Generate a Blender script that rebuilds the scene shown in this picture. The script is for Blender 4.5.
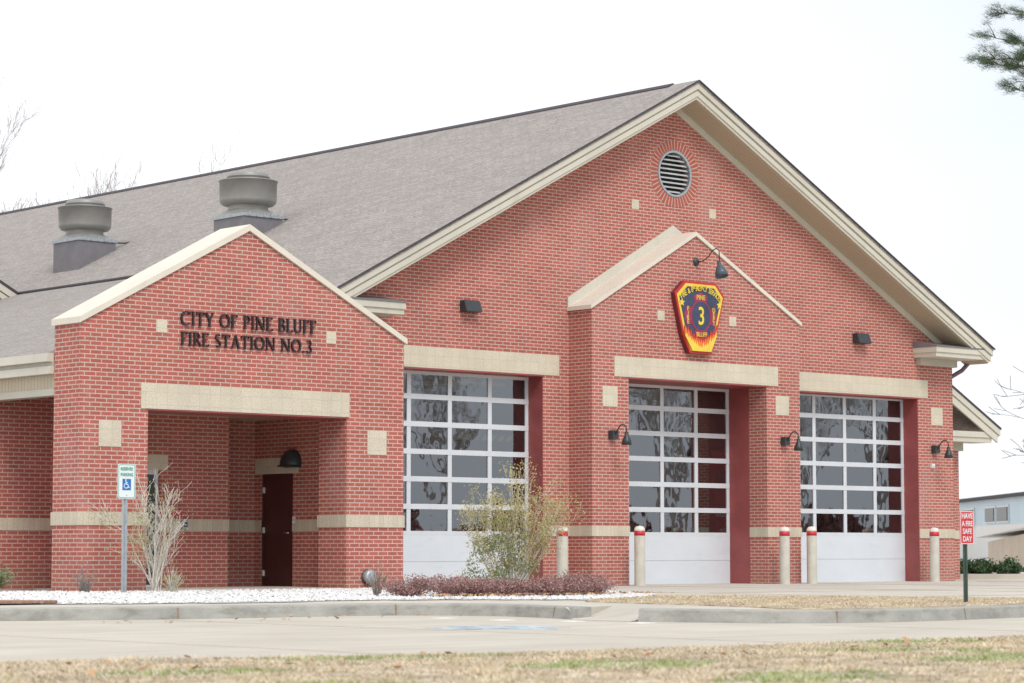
import bpy, math, random
import mathutils.noise as mn
from mathutils import Vector, Matrix
from mathutils.geometry import tessellate_polygon
for o in list(bpy.data.objects): bpy.data.objects.remove(o)
sc = bpy.context.scene
COL = sc.collection
R = math.radians
# ------------------------------------------------------------------ camera, sky, sun, exposure
cam = bpy.data.cameras.new("camera"); camo = bpy.data.objects.new("camera", cam); COL.objects.link(camo)
camo.location = (-21.0935, -34.0288, 0.686)
camo.rotation_euler = (R(90 + 4.664), 0, R(-41.355))
cam.sensor_width = 36; cam.lens = 2568.0 / 1024 * 36; cam.clip_end = 3000; cam.clip_start = .5
cam.dof.use_dof = True; cam.dof.focus_distance = 46; cam.dof.aperture_fstop = 3.2
sc.camera = camo
SUN_EL, SUN_AZ = 48, 200          # azimuth clockwise from +Y
w = bpy.data.worlds.new("World"); sc.world = w; w.use_nodes = True
nt = w.node_tree; bg = nt.nodes['Background']
sky = nt.nodes.new('ShaderNodeTexSky'); sky.sky_type = 'NISHITA'; sky.sun_disc = False
sky.sun_elevation = R(SUN_EL); sky.sun_rotation = R(SUN_AZ); sky.dust_density = 4; sky.air_density = 1.2
# bright thin overcast: the clear sky shows only faintly through an even cloud sheet
mx = nt.nodes.new('ShaderNodeMix'); mx.data_type = 'RGBA'; mx.inputs[0].default_value = .9
tc = nt.nodes.new('ShaderNodeTexCoord'); cn = nt.nodes.new('ShaderNodeTexNoise'); cn.inputs['Scale'].default_value = 1.3
cn.inputs['Detail'].default_value = 3
mpw = nt.nodes.new('ShaderNodeMapping'); mpw.inputs['Scale'].default_value = (1, 1, 2.5)
nt.links.new(tc.outputs['Generated'], mpw.inputs[0]); nt.links.new(mpw.outputs[0], cn.inputs['Vector'])
cr = nt.nodes.new('ShaderNodeValToRGB')
cr.color_ramp.elements[0].position = .35; cr.color_ramp.elements[0].color = (7.7, 8.25, 9.0, 1)
cr.color_ramp.elements[1].position = .62; cr.color_ramp.elements[1].color = (10.4, 10.6, 10.9, 1)
sx_ = nt.nodes.new('ShaderNodeSeparateXYZ'); nt.links.new(tc.outputs['Generated'], sx_.inputs[0])
def wm(op, a, b_):
    n_ = nt.nodes.new('ShaderNodeMath'); n_.operation = op
    for i_, v_ in enumerate((a, b_)):
        if hasattr(v_, 'is_output'): nt.links.new(v_, n_.inputs[i_])
        else: n_.inputs[i_].default_value = v_
    return n_.outputs[0]
gr = wm('MULTIPLY', wm('SUBTRACT', sx_.outputs[1], sx_.outputs[0]), .55)      # brighter towards the north-west
nt.links.new(wm('ADD', wm('ADD', gr, .0), cn.outputs['Fac']), cr.inputs[0])
nt.links.new(sky.outputs[0], mx.inputs[6]); nt.links.new(cr.outputs[0], mx.inputs[7])
nt.links.new(mx.outputs[2], bg.inputs[0]); bg.inputs[1].default_value = 0.1
sun = bpy.data.lights.new("sun", 'SUN'); suno = bpy.data.objects.new("sun", sun); COL.objects.link(suno)
sun.energy = 1.5; sun.angle = R(22); sun.color = (1, .965, .92)
sd = Vector((math.sin(R(SUN_AZ)) * math.cos(R(SUN_EL)), math.cos(R(SUN_AZ)) * math.cos(R(SUN_EL)), math.sin(R(SUN_EL))))
suno.rotation_euler = sd.to_track_quat('Z', 'Y').to_euler()
sc.view_settings.view_transform = 'Standard'; sc.view_settings.look = 'None'
sc.view_settings.exposure = 0.27; sc.view_settings.gamma = 1

# ------------------------------------------------------------------ materials
def newmat(name):
    m = bpy.data.materials.new(name); m.use_nodes = True
    return m, m.node_tree.nodes, m.node_tree.links, m.node_tree.nodes['Principled BSDF']
def ramp(N, stops):
    r = N.new('ShaderNodeValToRGB'); e = r.color_ramp.elements
    while len(e) < len(stops): e.new(.5)
    for x, (p, c) in zip(e, stops): x.position = p; x.color = (*c, 1)
    return r
def mixc(N, L, mode, fac, a, b):
    m = N.new('ShaderNodeMix'); m.data_type = 'RGBA'; m.blend_type = mode
    for s, v in ((0, fac), (6, a), (7, b)):
        if hasattr(v, 'is_output'): L.new(v, m.inputs[s])
        elif isinstance(v, tuple): m.inputs[s].default_value = (*v, 1)
        else: m.inputs[s].default_value = v
    return m.outputs[2]
def plain(name, col, rough=.6, metal=0, var=.12, scale=3, bump=0, bscale=60, col2=None, grime=None):
    m, N, L, b = newmat(name)
    t = N.new('ShaderNodeTexCoord'); n = N.new('ShaderNodeTexNoise'); n.inputs['Scale'].default_value = scale
    n.inputs['Detail'].default_value = 6; n.inputs['Roughness'].default_value = .65
    L.new(t.outputs['Object'], n.inputs['Vector'])
    lo = tuple(c * (1 - var) for c in col); hi = tuple(min(1, c * (1 + var)) for c in (col2 or col))
    r = ramp(N, [(.32, lo), (.68, hi)]); L.new(n.outputs['Fac'], r.inputs[0]); c = r.outputs[0]
    if grime:      # (stretch xyz, colour, low, high, amount): drip runs, tyre and oil marks
        g2 = N.new('ShaderNodeTexNoise'); g2.inputs['Scale'].default_value = 1; g2.inputs['Detail'].default_value = 7; g2.inputs['Roughness'].default_value = .62
        gm = N.new('ShaderNodeMapping'); gm.inputs['Scale'].default_value = grime[0]; L.new(t.outputs['Object'], gm.inputs[0]); L.new(gm.outputs[0], g2.inputs['Vector'])
        gr_ = ramp(N, [(grime[2], (0, 0, 0)), (grime[3], (grime[4],) * 3)]); L.new(g2.outputs['Fac'], gr_.inputs[0]); c = mixc(N, L, 'MIX', gr_.outputs[0], c, grime[1])
    L.new(c, b.inputs['Base Color'])
    b.inputs['Roughness'].default_value = rough; b.inputs['Metallic'].default_value = metal
    if bump:
        n2 = N.new('ShaderNodeTexNoise'); n2.inputs['Scale'].default_value = bscale; n2.inputs['Detail'].default_value = 3
        L.new(t.outputs['Object'], n2.inputs['Vector'])
        bp = N.new('ShaderNodeBump'); bp.inputs['Strength'].default_value = bump; bp.inputs['Distance'].default_value = .02
        L.new(n2.outputs['Fac'], bp.inputs['Height']); L.new(bp.outputs[0], b.inputs['Normal'])
    return m
def bricktex(name, c1, c2, mortar, bw, rh, ms, off=.5, var=.25, rough=.85, bump=.5, zoff=0., smooth=.1, squash=1, fine=(.82, 1.15, 45), stain=None):
    m, N, L, b = newmat(name)
    uv = N.new('ShaderNodeUVMap'); mp = N.new('ShaderNodeMapping'); mp.inputs['Location'].default_value = (.03, zoff, 0)
    L.new(uv.outputs[0], mp.inputs[0])
    t = N.new('ShaderNodeTexBrick'); t.offset = off; t.squash = squash
    for k, v in (('Scale', 1), ('Mortar Size', ms), ('Mortar Smooth', smooth), ('Bias', 0), ('Brick Width', bw), ('Row Height', rh)):
        t.inputs[k].default_value = v
    t.inputs['Color1'].default_value = (*c1, 1); t.inputs['Color2'].default_value = (*c2, 1); t.inputs['Mortar'].default_value = (*mortar, 1)
    L.new(mp.outputs[0], t.inputs['Vector'])
    n = N.new('ShaderNodeTexNoise'); n.inputs['Scale'].default_value = 1.1; n.inputs['Detail'].default_value = 8; n.inputs['Roughness'].default_value = .7
    L.new(mp.outputs[0], n.inputs['Vector'])
    r = ramp(N, [(.3, (1 - var,) * 3), (.7, (1 + var * .5,) * 3)]); L.new(n.outputs['Fac'], r.inputs[0])
    c = mixc(N, L, 'MULTIPLY', 1.0, t.outputs['Color'], r.outputs[0])
    n3 = N.new('ShaderNodeTexNoise'); n3.inputs['Scale'].default_value = fine[2]; n3.inputs['Detail'].default_value = 3
    L.new(mp.outputs[0], n3.inputs['Vector'])
    r3 = ramp(N, [(.3, (fine[0],) * 3), (.7, (fine[1],) * 3)]); L.new(n3.outputs['Fac'], r3.inputs[0])
    c = mixc(N, L, 'MULTIPLY', 1.0, c, r3.outputs[0])
    if stain:      # splash dirt near the ground, lime bloom and long damp runs
        sp = N.new('ShaderNodeSeparateXYZ'); L.new(uv.outputs[0], sp.inputs[0])
        mr = N.new('ShaderNodeMapRange'); mr.inputs[1].default_value = -.1; mr.inputs[2].default_value = .55; mr.inputs[3].default_value = .55; mr.inputs[4].default_value = 0
        L.new(sp.outputs[1], mr.inputs[0]); mu = N.new('ShaderNodeMath'); mu.operation = 'MULTIPLY'; L.new(mr.outputs[0], mu.inputs[0]); L.new(n.outputs['Fac'], mu.inputs[1])
        c = mixc(N, L, 'MIX', mu.outputs[0], c, (.30, .20, .15))
        n4 = N.new('ShaderNodeTexNoise'); n4.inputs['Scale'].default_value = .55; n4.inputs['Detail'].default_value = 5; n4.inputs['Roughness'].default_value = .6
        m4 = N.new('ShaderNodeMapping'); m4.inputs['Scale'].default_value = (1.6, .45, 1); m4.inputs['Location'].default_value = (4, 2, 0); L.new(uv.outputs[0], m4.inputs[0]); L.new(m4.outputs[0], n4.inputs['Vector'])
        r4 = ramp(N, [(.55, (0, 0, 0)), (.75, (.30, .30, .30))]); L.new(n4.outputs['Fac'], r4.inputs[0])
        c = mixc(N, L, 'MIX', r4.outputs[0], c, (.56, .36, .33))
    L.new(c, b.inputs['Base Color']); b.inputs['Roughness'].default_value = rough
    bp = N.new('ShaderNodeBump'); bp.inputs['Strength'].default_value = bump; bp.inputs['Distance'].default_value = .006; bp.invert = True
    L.new(t.outputs['Fac'], bp.inputs['Height']); L.new(bp.outputs[0], b.inputs['Normal'])
    return m
C = 8 / 3 * .0254
M = {}
M['brick'] = bricktex('red brick', (.49, .130, .100), (.39, .104, .083), (.57, .43, .36), .2032, C, .0090, var=.14, stain=1)
M['brick_main'] = bricktex('red brick bays', (.49, .130, .100), (.38, .102, .083), (.57, .43, .36), .2032, C, .0090, zoff=.104 - C, var=.14, stain=1)
M['tile'] = bricktex('tan split block', (.65, .585, .46), (.61, .545, .43), (.50, .44, .35), .2032, .2032, .003, off=0, var=.10, bump=.2, zoff=-1.0837 % .2032 * -1 + 0)
M['tile_band'] = bricktex('tan band block', (.63, .56, .44), (.57, .50, .39), (.45, .39, .31), .1016, 10, .003, off=0, var=.10, bump=.2, zoff=3)
M['shingle'] = bricktex('asphalt shingle', (.355, .32, .295), (.295, .264, .245), (.195, .175, .165), .30, .145, .009, off=.37, var=.05, rough=.95, bump=.35, smooth=.8, fine=(.72, 1.25, 16))
M['coping'] = plain('cast coping', (.70, .645, .55), .7, var=.05, scale=1.5, bump=.1, grime=((5, 5, 1.2), (.48, .42, .34), .56, .85, .4))
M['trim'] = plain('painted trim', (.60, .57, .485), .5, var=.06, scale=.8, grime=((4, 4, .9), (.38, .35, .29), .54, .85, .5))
M['trim_dark'] = plain('darker trim tone', (.47, .445, .38), .5, var=.05)  # darker copy of the trim colour; below the gutter it paints in shadow
M['soffit'] = bricktex('beaded soffit', (.50, .43, .32), (.48, .41, .30), (.30, .25, .18), .10, 30, .006, off=0, var=.05, bump=.4, rough=.6)
M['edge'] = plain('dark shingle edge', (.06, .05, .06), .8)
M['steel_red'] = plain('red primer steel', (.30, .07, .068), .5, var=.15, scale=2)
M['alu'] = plain('white aluminium', (.64, .67, .71), .35, var=.04)
M['panel'] = plain('white door panel', (.66, .70, .745), .4, var=.04, scale=1, grime=((2, 2, 5), (.45, .46, .46), .56, .85, .35))
M['door_brown'] = plain('brown steel door', (.075, .022, .020), .45, var=.15)
M['black'] = plain('black metal', (.035, .042, .048), .4, var=.2)
M['bronze'] = plain('dark bronze lettering', (.030, .016, .022), .4, var=.2, scale=20)
M['fan'] = plain('aged fan metal', (.30, .30, .285), .45, metal=.25, var=.12, scale=2)
M['curb'] = plain('grey sheet metal curb', (.20, .19, .205), .5, metal=.2, var=.12, scale=3)
M['galv'] = plain('galvanised steel', (.42, .46, .49), .4, metal=.5, var=.15, scale=12)
M['conc'] = plain('weathered concrete', (.53, .49, .42), .9, var=.13, scale=.6, bump=.25, bscale=30, grime=((.5, 1.2, 1), (.36, .32, .27), .52, .75, .5))
M['road'] = plain('pale concrete road', (.52, .475, .40), .9, var=.10, scale=.45, bump=.3, bscale=25, grime=((.35, 2.4, 1), (.34, .31, .27), .50, .72, .55))
M['kerb'] = plain('kerb concrete', (.35, .345, .315), .9, var=.2, scale=2.2, bump=.4, bscale=30, grime=((3, 3, 9), (.16, .15, .12), .50, .75, .7))
M['soil'] = plain('dry thatch', (.38, .30, .21), .95, var=.4, scale=2.4, bump=.6, bscale=20, col2=(.50, .42, .31))
M['mulch'] = plain('brown mulch', (.33, .20, .14), .95, var=.4, scale=9, bump=.8, bscale=30)
M['stone'] = plain('white marble chips', (.70, .69, .68), .8, var=.22, scale=14)
M['gravelbase'] = plain('white chip bed', (.50, .49, .47), .9, var=.4, scale=22, bump=1, bscale=30)
M['cream'] = plain('cream painted pipe', (.58, .555, .48), .5, var=.1, scale=4, grime=((9, 9, 2), (.34, .29, .23), .55, .8, .6))
M['bollardcap'] = plain('white cap', (.74, .70, .64), .6, var=.15, scale=10)
M['redtape'] = plain('red band', (.55, .03, .045), .4, var=.15, scale=20)
M['paintw'] = plain('worn white paint', (.85, .85, .82), .8, var=.1, scale=6)
M['paintb'] = plain('worn blue paint', (.28, .43, .57), .8, var=.35, scale=5, col2=(.45, .50, .52))
M['signwhite'] = plain('sign white', (.74, .80, .80), .4, var=.03)
M['signgreen'] = plain('sign green', (.08, .34, .24), .5, var=.05)
M['signblue'] = plain('sign blue', (.02, .16, .50), .4, var=.05)
M['signred'] = plain('sign red', (.60, .03, .05), .4, var=.06)
M['postgreen'] = plain('green channel post', (.05, .085, .07), .5, var=.2)
M['navy'] = plain('emblem navy', (.045, .06, .115), .5, var=.15, scale=8)
M['gold'] = plain('emblem yellow', (.80, .60, .07), .5, var=.08)
M['embred'] = plain('emblem red', (.52, .035, .03), .5, var=.1)
M['cross'] = plain('emblem crimson', (.33, .03, .09), .5, var=.15, scale=8)
M['orange'] = plain('flame orange', (.75, .20, .03), .5, var=.1)
M['bark_pale'] = plain('pale bark', (.68, .64, .57), .8, var=.2, scale=10)
M['bark_grey'] = plain('grey bark', (.27, .245, .23), .9, var=.3, scale=4)
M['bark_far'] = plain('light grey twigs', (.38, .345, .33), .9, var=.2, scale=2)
M['bark_brown'] = plain('pine bark', (.16, .10, .07), .95, var=.3, scale=4)
def leafmat(name, c1, c2, tr=.25):
    m, N, L, b = newmat(name)
    g = N.new('ShaderNodeObjectInfo'); a = N.new('ShaderNodeAttribute'); a.attribute_name = 'tint'
    c = mixc(N, L, 'MIX', a.outputs['Fac'], c1, c2); L.new(c, b.inputs['Base Color']); b.inputs['Roughness'].default_value = .6
    if tr:
        t = N.new('ShaderNodeBsdfTranslucent'); L.new(c, t.inputs[0]); ms = N.new('ShaderNodeMixShader'); ms.inputs[0].default_value = tr
        L.new(b.outputs[0], ms.inputs[1]); L.new(t.outputs[0], ms.inputs[2]); L.new(ms.outputs[0], N['Material Output'].inputs[0])
    return m
M['leaf_green'] = leafmat('shrub leaves', (.17, .23, .10), (.40, .41, .23))
M['leaf_tan'] = leafmat('fading leaves', (.36, .35, .14), (.60, .50, .24))
M['leaf_red'] = leafmat('barberry leaves', (.26, .13, .125), (.58, .37, .34))
M['leaf_hedge'] = leafmat('hedge leaves', (.035, .075, .03), (.09, .15, .06))
M['leaf_pale'] = leafmat('pale shrub leaves', (.30, .34, .14), (.50, .46, .22))
M['needle'] = leafmat('pine needles', (.05, .10, .05), (.14, .20, .09))
M['blade'] = leafmat('dry grass blades', (.38, .29, .17), (.78, .67, .49), .15)
M['blade_green'] = leafmat('green grass blades', (.20, .30, .08), (.42, .46, .20), .15)
M['leaf_dead'] = leafmat('dead leaves', (.30, .15, .07), (.60, .36, .18), 0)
M['wallgrey'] = plain('interior wall', (.30, .29, .27), .9, var=.1)
M['floor_in'] = plain('bay floor', (.25, .25, .25), .4, var=.15)
M['engine_red'] = plain('engine red', (.36, .02, .025), .25, var=.05)
M['chrome'] = plain('chrome', (.75, .76, .78), .15, metal=1, var=.03)
M['rubber'] = plain('tyre rubber', (.02, .02, .02), .8)
M['yellow'] = plain('safety yellow', (.80, .55, .06), .5, var=.05)
M['metal_blue'] = plain('pale blue cladding', (.50, .62, .70), .5, var=.06, scale=.4)
M['wall_white'] = plain('off white cladding', (.66, .67, .66), .7, var=.06, scale=.3)
M['tanboard'] = bricktex('tan boards', (.66, .57, .47), (.60, .51, .42), (.46, .38, .31), .35, 30, .012, off=0, var=.15, bump=.3)
M['winglass'] = plain('dark window', (.035, .04, .042), .3, var=.2)
M['dark'] = plain('dark void', (.02, .02, .022), .9)
M['ventgrey'] = plain('grey louvre', (.50, .51, .51), .5)
M['white'] = plain('white plastic', (.75, .74, .72), .5, var=.04)
m, N, L, b = newmat('glass')
N.remove(b); tr = N.new('ShaderNodeBsdfTransparent'); tr.inputs[0].default_value = (.78, .82, .82, 1)
gl = N.new('ShaderNodeBsdfGlossy'); gl.inputs['Roughness'].default_value = .015; gl.inputs[0].default_value = (.95, .97, 1, 1)
fr = N.new('ShaderNodeFresnel'); fr.inputs[0].default_value = 2.75
nz = N.new('ShaderNodeTexNoise'); nz.inputs['Scale'].default_value = 1.6; nz.inputs['Detail'].default_value = 2
tcg = N.new('ShaderNodeTexCoord'); L.new(tcg.outputs['Object'], nz.inputs['Vector'])
bpg = N.new('ShaderNodeBump'); bpg.inputs['Strength'].default_value = .25; bpg.inputs['Distance'].default_value = .015
L.new(nz.outputs['Fac'], bpg.inputs['Height']); L.new(bpg.outputs[0], gl.inputs['Normal'])
ms = N.new('ShaderNodeMixShader'); L.new(fr.outputs[0], ms.inputs[0]); L.new(tr.outputs[0], ms.inputs[1]); L.new(gl.outputs[0], ms.inputs[2])
L.new(ms.outputs[0], N['Material Output'].inputs[0]); M['glass'] = m

# ------------------------------------------------------------------ mesh builder
class MB:
    def __init__(s): s.v = []; s.f = []; s.m = []; s.t = None; s.sm = []
    def face(s, pts, mi=0, smooth=False):
        i = len(s.v); s.v += [tuple(p) for p in pts]; s.f.append(tuple(range(i, i + len(pts)))); s.m.append(mi); s.sm.append(smooth)
    def box(s, x0, x1, y0, y1, z0, z1, mi=0):
        P = [(x0, y0, z0), (x1, y0, z0), (x1, y1, z0), (x0, y1, z0), (x0, y0, z1), (x1, y0, z1), (x1, y1, z1), (x0, y1, z1)]
        for q in ((0, 3, 2, 1), (4, 5, 6, 7), (0, 1, 5, 4), (1, 2, 6, 5), (2, 3, 7, 6), (3, 0, 4, 7)): s.face([P[k] for k in q], mi)
        return s
    def prism(s, loops, a, b, axis='y', mi=0):
        """loops: outer polygon + holes in 2D; extruded from a to b along axis ('y': (x,z), 'x': (y,z), 'z': (x,y))"""
        def at(p, d): return {'y': (p[0], d, p[1]), 'x': (d, p[0], p[1]), 'z': (p[0], p[1], d)}[axis]
        flat = [p for l in loops for p in l]
        tris = tessellate_polygon([[Vector((p[0], p[1], 0)) for p in l] for l in loops])
        def area(l): return sum(l[i][0] * l[(i + 1) % len(l)][1] - l[(i + 1) % len(l)][0] * l[i][1] for i in range(len(l))) / 2
        for t in tris:
            q = [flat[i] for i in t]
            if area(q) < 0: q.reverse()
            front = [at(p, a) for p in q]; back = [at(p, b) for p in q]
            if axis == 'y': back.reverse()
            else: front.reverse()
            s.face(front, mi); s.face(back, mi)
        for k, l in enumerate(loops):
            l = list(l)
            if (area(l) < 0) != (k > 0): l.reverse()
            for i in range(len(l)):
                p, q = l[i], l[(i + 1) % len(l)]
                quad = [at(p, a), at(q, a), at(q, b), at(p, b)]
                if axis == 'y': quad.reverse()
                s.face(quad, mi)
        return s
    def tube(s, pts, rad, n=8, mi=0, cap=True, smooth=True):
        pts = [Vector(p) for p in pts]; rad = rad if isinstance(rad, (list, tuple)) else [rad] * len(pts)
        rings = []; up = None
        for i, p in enumerate(pts):
            d = (pts[min(i + 1, len(pts) - 1)] - pts[max(i - 1, 0)])
            d = d.normalized() if d.length > 1e-9 else Vector((0, 0, 1))
            if up is None: up = d.orthogonal().normalized()
            up = (up - d * up.dot(d)); up = up.normalized() if up.length > 1e-6 else d.orthogonal().normalized()
            sd_ = d.cross(up); i0 = len(s.v)
            for k in range(n):
                a = 2 * math.pi * k / n; s.v.append(tuple(p + (up * math.cos(a) + sd_ * math.sin(a)) * rad[i]))
            rings.append(i0)
        for a, b_ in zip(rings, rings[1:]):
            for k in range(n):
                s.f.append((a + k, a + (k + 1) % n, b_ + (k + 1) % n, b_ + k)); s.m.append(mi); s.sm.append(smooth)
        if cap:
            s.f.append(tuple(rings[0] + k for k in reversed(range(n)))); s.m.append(mi); s.sm.append(False)
            s.f.append(tuple(rings[-1] + k for k in range(n))); s.m.append(mi); s.sm.append(False)
        return s
    def lathe(s, prof, n=32, c=(0, 0, 0), mi=0, axis=None):
        i0 = len(s.v); mat = Matrix.Identity(3) if axis is None else Vector(axis).to_track_quat('Z', 'Y').to_matrix()
        for r, z in prof:
            for k in range(n):
                a = 2 * math.pi * k / n; s.v.append(tuple(Vector(c) + mat @ Vector((r * math.cos(a), r * math.sin(a), z))))
        for j in range(len(prof) - 1):
            for k in range(n):
                s.f.append((i0 + j * n + k, i0 + j * n + (k + 1) % n, i0 + (j + 1) * n + (k + 1) % n, i0 + (j + 1) * n + k)); s.m.append(mi); s.sm.append(True)
        return s
    def build(s, name, mats, parent=None, off=(0, 0, 0), tint=None):
        me = bpy.data.meshes.new(name); me.from_pydata(s.v, [], s.f)
        mats = mats if isinstance(mats, (list, tuple)) else [mats]
        for x in mats: me.materials.append(M[x] if isinstance(x, str) else x)
        me.polygons.foreach_set('material_index', s.m); me.polygons.foreach_set('use_smooth', s.sm)
        uv = me.uv_layers.new(name='UVMap'); Z = Vector((0, 0, 1))
        if len(s.f) < 20000:
            for p in me.polygons:
                n = p.normal
                if abs(n.z) > .98: ua, va = Vector((1, 0, 0)), Vector((0, 1, 0))
                else: ua = Z.cross(n).normalized(); va = n.cross(ua)
                for li in p.loop_indices:
                    co = me.vertices[me.loops[li].vertex_index].co; uv.data[li].uv = (co.dot(ua), co.dot(va))
        if s.t is not None:
            a = me.attributes.new('tint', 'FLOAT', 'FACE'); a.data.foreach_set('value', s.t)
        me.update()
        o = bpy.data.objects.new(name, me); COL.objects.link(o)
        if parent is not None: o.parent = parent
        o.location = off
        return o
def tag(o, label=None, cat=None, group=None, kind=None):
    if label: o['label'] = label
    if cat: o['category'] = cat
    if group: o['group'] = group
    if kind: o['kind'] = kind
    return o
def thing(name, loc, label, cat, group=None, rz=0):
    o = bpy.data.objects.new(name, None); COL.objects.link(o); o.location = loc; o.rotation_euler = (0, 0, rz)
    o.empty_display_size = .3
    return tag(o, label, cat, group)
def dup(root, loc, label, rz=None, group=None):
    r = root.copy(); COL.objects.link(r); r.location = loc; r['label'] = label
    if rz is not None: r.rotation_euler = (0, 0, rz)
    if group: r['group'] = group
    for ch in list(root.children):
        c = ch.copy(); COL.objects.link(c); c.parent = r
        for g in ch.children:
            d = g.copy(); COL.objects.link(d); d.parent = c
    return r
def structure(o): o['kind'] = 'structure'; return o

# ------------------------------------------------------------------ ground, road, kerbs
g = MB(); g.face([(-400, -400, -.21), (600, -400, -.21), (600, 700, -.21), (-400, 700, -.21)])
structure(g.build('ground', 'soil'))
near = [(-60, -16.0), (-11.9, -16.75), (-9.75, -17.5), (-8.2, -18.0), (-6.75, -18.3), (-4.9, -18.4), (-.7, -18.42), (1.5, -18.35), (80, -17.5)]
K1 = [(-60, -6.2), (-12, -6.4), (-6.7, -6.55), (-5.2, -6.8), (-4.2, -7.15), (-3.2, -7.45), (-2, -7.55), (-.8, -7.55), (0, -7.75), (.55, -8.25), (.78, -9.1), (.6, -10.2), (.36, -10.9)]
K2 = [(.36, -11.95), (.62, -12.75), (1.0, -13.5), (1.6, -13.95), (2.5, -14.1), (3.9, -13.98), (5.4, -13.75), (7.4, -13.5), (12, -13.2), (80, -12.5)]
plat = K1 + [(.52, -10.9), (1.35, -10.45), (1.75, -11.75), (.52, -11.95)] + K2 + [(80, 90), (-60, 90)]
g = MB(); g.prism([[(x, y) for x, y in near] + [(80, 0), (-60, 0)]], -.205, -.15, 'z'); structure(g.build('road', 'road'))
g = MB(); g.prism([plat], -.19, 0, 'z'); structure(g.build('pavement', 'conc'))
def kerb(pts, name, w_=.16, top=.006):
    mb = MB(); n = len(pts); nor = []
    for i in range(n):
        a = Vector(pts[max(i - 1, 0)]); b_ = Vector(pts[min(i + 1, n - 1)]); d = (b_ - a).normalized(); nor.append(Vector((d.y, -d.x)))
    prof = [(.035, -.149), (.012, -.02), (-.004, .0), (-.03, top), (-w_, top), (-w_ - .002, -.05)]
    for i in range(n - 1):
        for (o1, z1), (o2, z2) in zip(prof, prof[1:]):
            p, q = Vector(pts[i]), Vector(pts[i + 1])
            A = p + nor[i] * o1; B = q + nor[i + 1] * o1; D = p + nor[i] * o2; E_ = q + nor[i + 1] * o2
            mb.face([(A.x, A.y, z1), (B.x, B.y, z1), (E_.x, E_.y, z2), (D.x, D.y, z2)])
    for i, flip in ((0, 1), (n - 1, 0)):
        q = [(Vector(pts[i]) + nor[i] * o, z) for o, z in prof]; q = [(a.x, a.y, z) for a, z in q] + [((Vector(pts[i]) - nor[i] * w_).x, (Vector(pts[i]) - nor[i] * w_).y, -.149)]
        mb.face(q if flip else q[::-1])
    # dark contraction joints
    acc = 0
    for i in range(1, n - 1):
        p, q = Vector(pts[i]), Vector(pts[i + 1]); L_ = (q - p).length; acc += L_
        if acc > 2.2 and L_ < 5:
            acc = 0; d = (q - p) / L_
            for k in (0, .018):
                pass
            a = p + nor[i] * .016; b_ = a + d * .02
            mb.face([(a.x + nor[i].x * .02, a.y + nor[i].y * .02, -.148), (b_.x + nor[i].x * .02, b_.y + nor[i].y * .02, -.148), (b_.x, b_.y, -.01), (a.x, a.y, -.01)], 1)
    return structure(mb.build(name, ['kerb', 'mulch']))
kerb(K1, 'kerb'); kerb(K2, 'kerb')
mb = MB(); mb.face([(.2, -10.9, -.147), (.2, -11.96, -.147), (1.77, -11.80, .004), (1.37, -10.40, .004)]); mb.face([(.40, -10.6, -.004), (.40, -10.9, -.147), (1.37, -10.40, .003)])
structure(mb.build('ramp', 'conc'))
# expansion joints of the road and the apron
mb = MB()
for x in (-17, -12.5, -8, -3.6, .8, 5.2, 9.6): mb.box(x, x + .015, -18.2, -14.3 if x > .3 else -7.8, -.151, -.1485)
mb.box(-50, 70, -12.6, -12.585, -.151, -.1485) if False else None
for y in (-4.5, -9.0): mb.box(9.2, 60, y, y + .015, -.01, .0035)
for x in (9.0, 14.2, 19.9, 25.4, 30): mb.box(x, x + .015, -9.5, 2.9, -.01, .0035)
structure(mb.build('pavement_joint', 'mulch'))

def inside(x, y, poly):
    c = False; j = len(poly) - 1
    for i in range(len(poly)):
        a, b_ = poly[i], poly[j]
        if (a[1] > y) != (b_[1] > y) and x < (b_[0] - a[0]) * (y - a[1]) / (b_[1] - a[1]) + a[0]: c = not c
        j = i
    return c
GRAV = [(-9, -4.6), (-5, -4.8), (-4.3, -5.0), (-3.1, -5.6), (-1.9, -6.0), (-.2, -6.0), (1.24, -5.95), (2.2, -6.3), (2.9, -7.2), (3.6, -7.7), (5.3, -6.9), (6.9, -5.6), (7.9, -3.5), (8.2, .5), (8.2, 3.6), (-9, 3.6)]
def gz(x, y): return .052 if y > -1 else max(.008, .052 * (1 - (-1 - y) / 5))
mb = MB(); st = .4
for i in range(int(17.4 / st)):
    for j in range(int(11.4 / st)):
        x, y = -9 + i * st, -7.8 + j * st
        if inside(x + st / 2, y + st / 2, GRAV): mb.face([(a, b_, gz(a, b_)) for a, b_ in ((x, y), (x + st, y), (x + st, y + st), (x, y + st))])
structure(mb.build('gravel_bed', 'gravelbase'))
rng = random.Random(4); mb = MB(); cnt = 0
while cnt < 15000:
    x = rng.uniform(-8.5, 8); y = rng.uniform(-7.8, .6)
    if not inside(x, y, GRAV) or (x > 1 and x < 5.3 and y > -.3): continue
    cnt += 1; r = rng.uniform(.014, .034); z = gz(x, y) + r * .3
    i = len(mb.v); a0 = rng.uniform(0, 6.28)
    for k in range(4):
        a = a0 + k * 1.571 + rng.uniform(-.3, .3); q = r * rng.uniform(.7, 1.25); mb.v.append((x + q * math.cos(a), y + q * math.sin(a), z + rng.uniform(-.3, .3) * r))
    mb.v.append((x, y, z + r * rng.uniform(.5, 1.0))); mb.v.append((x, y, z - r))
    for k in range(4): mb.f.append((i + k, i + (k + 1) % 4, i + 4)); mb.m.append(0); mb.sm.append(False)
tag(mb.build('white_gravel', 'stone'), kind='stuff')
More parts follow.
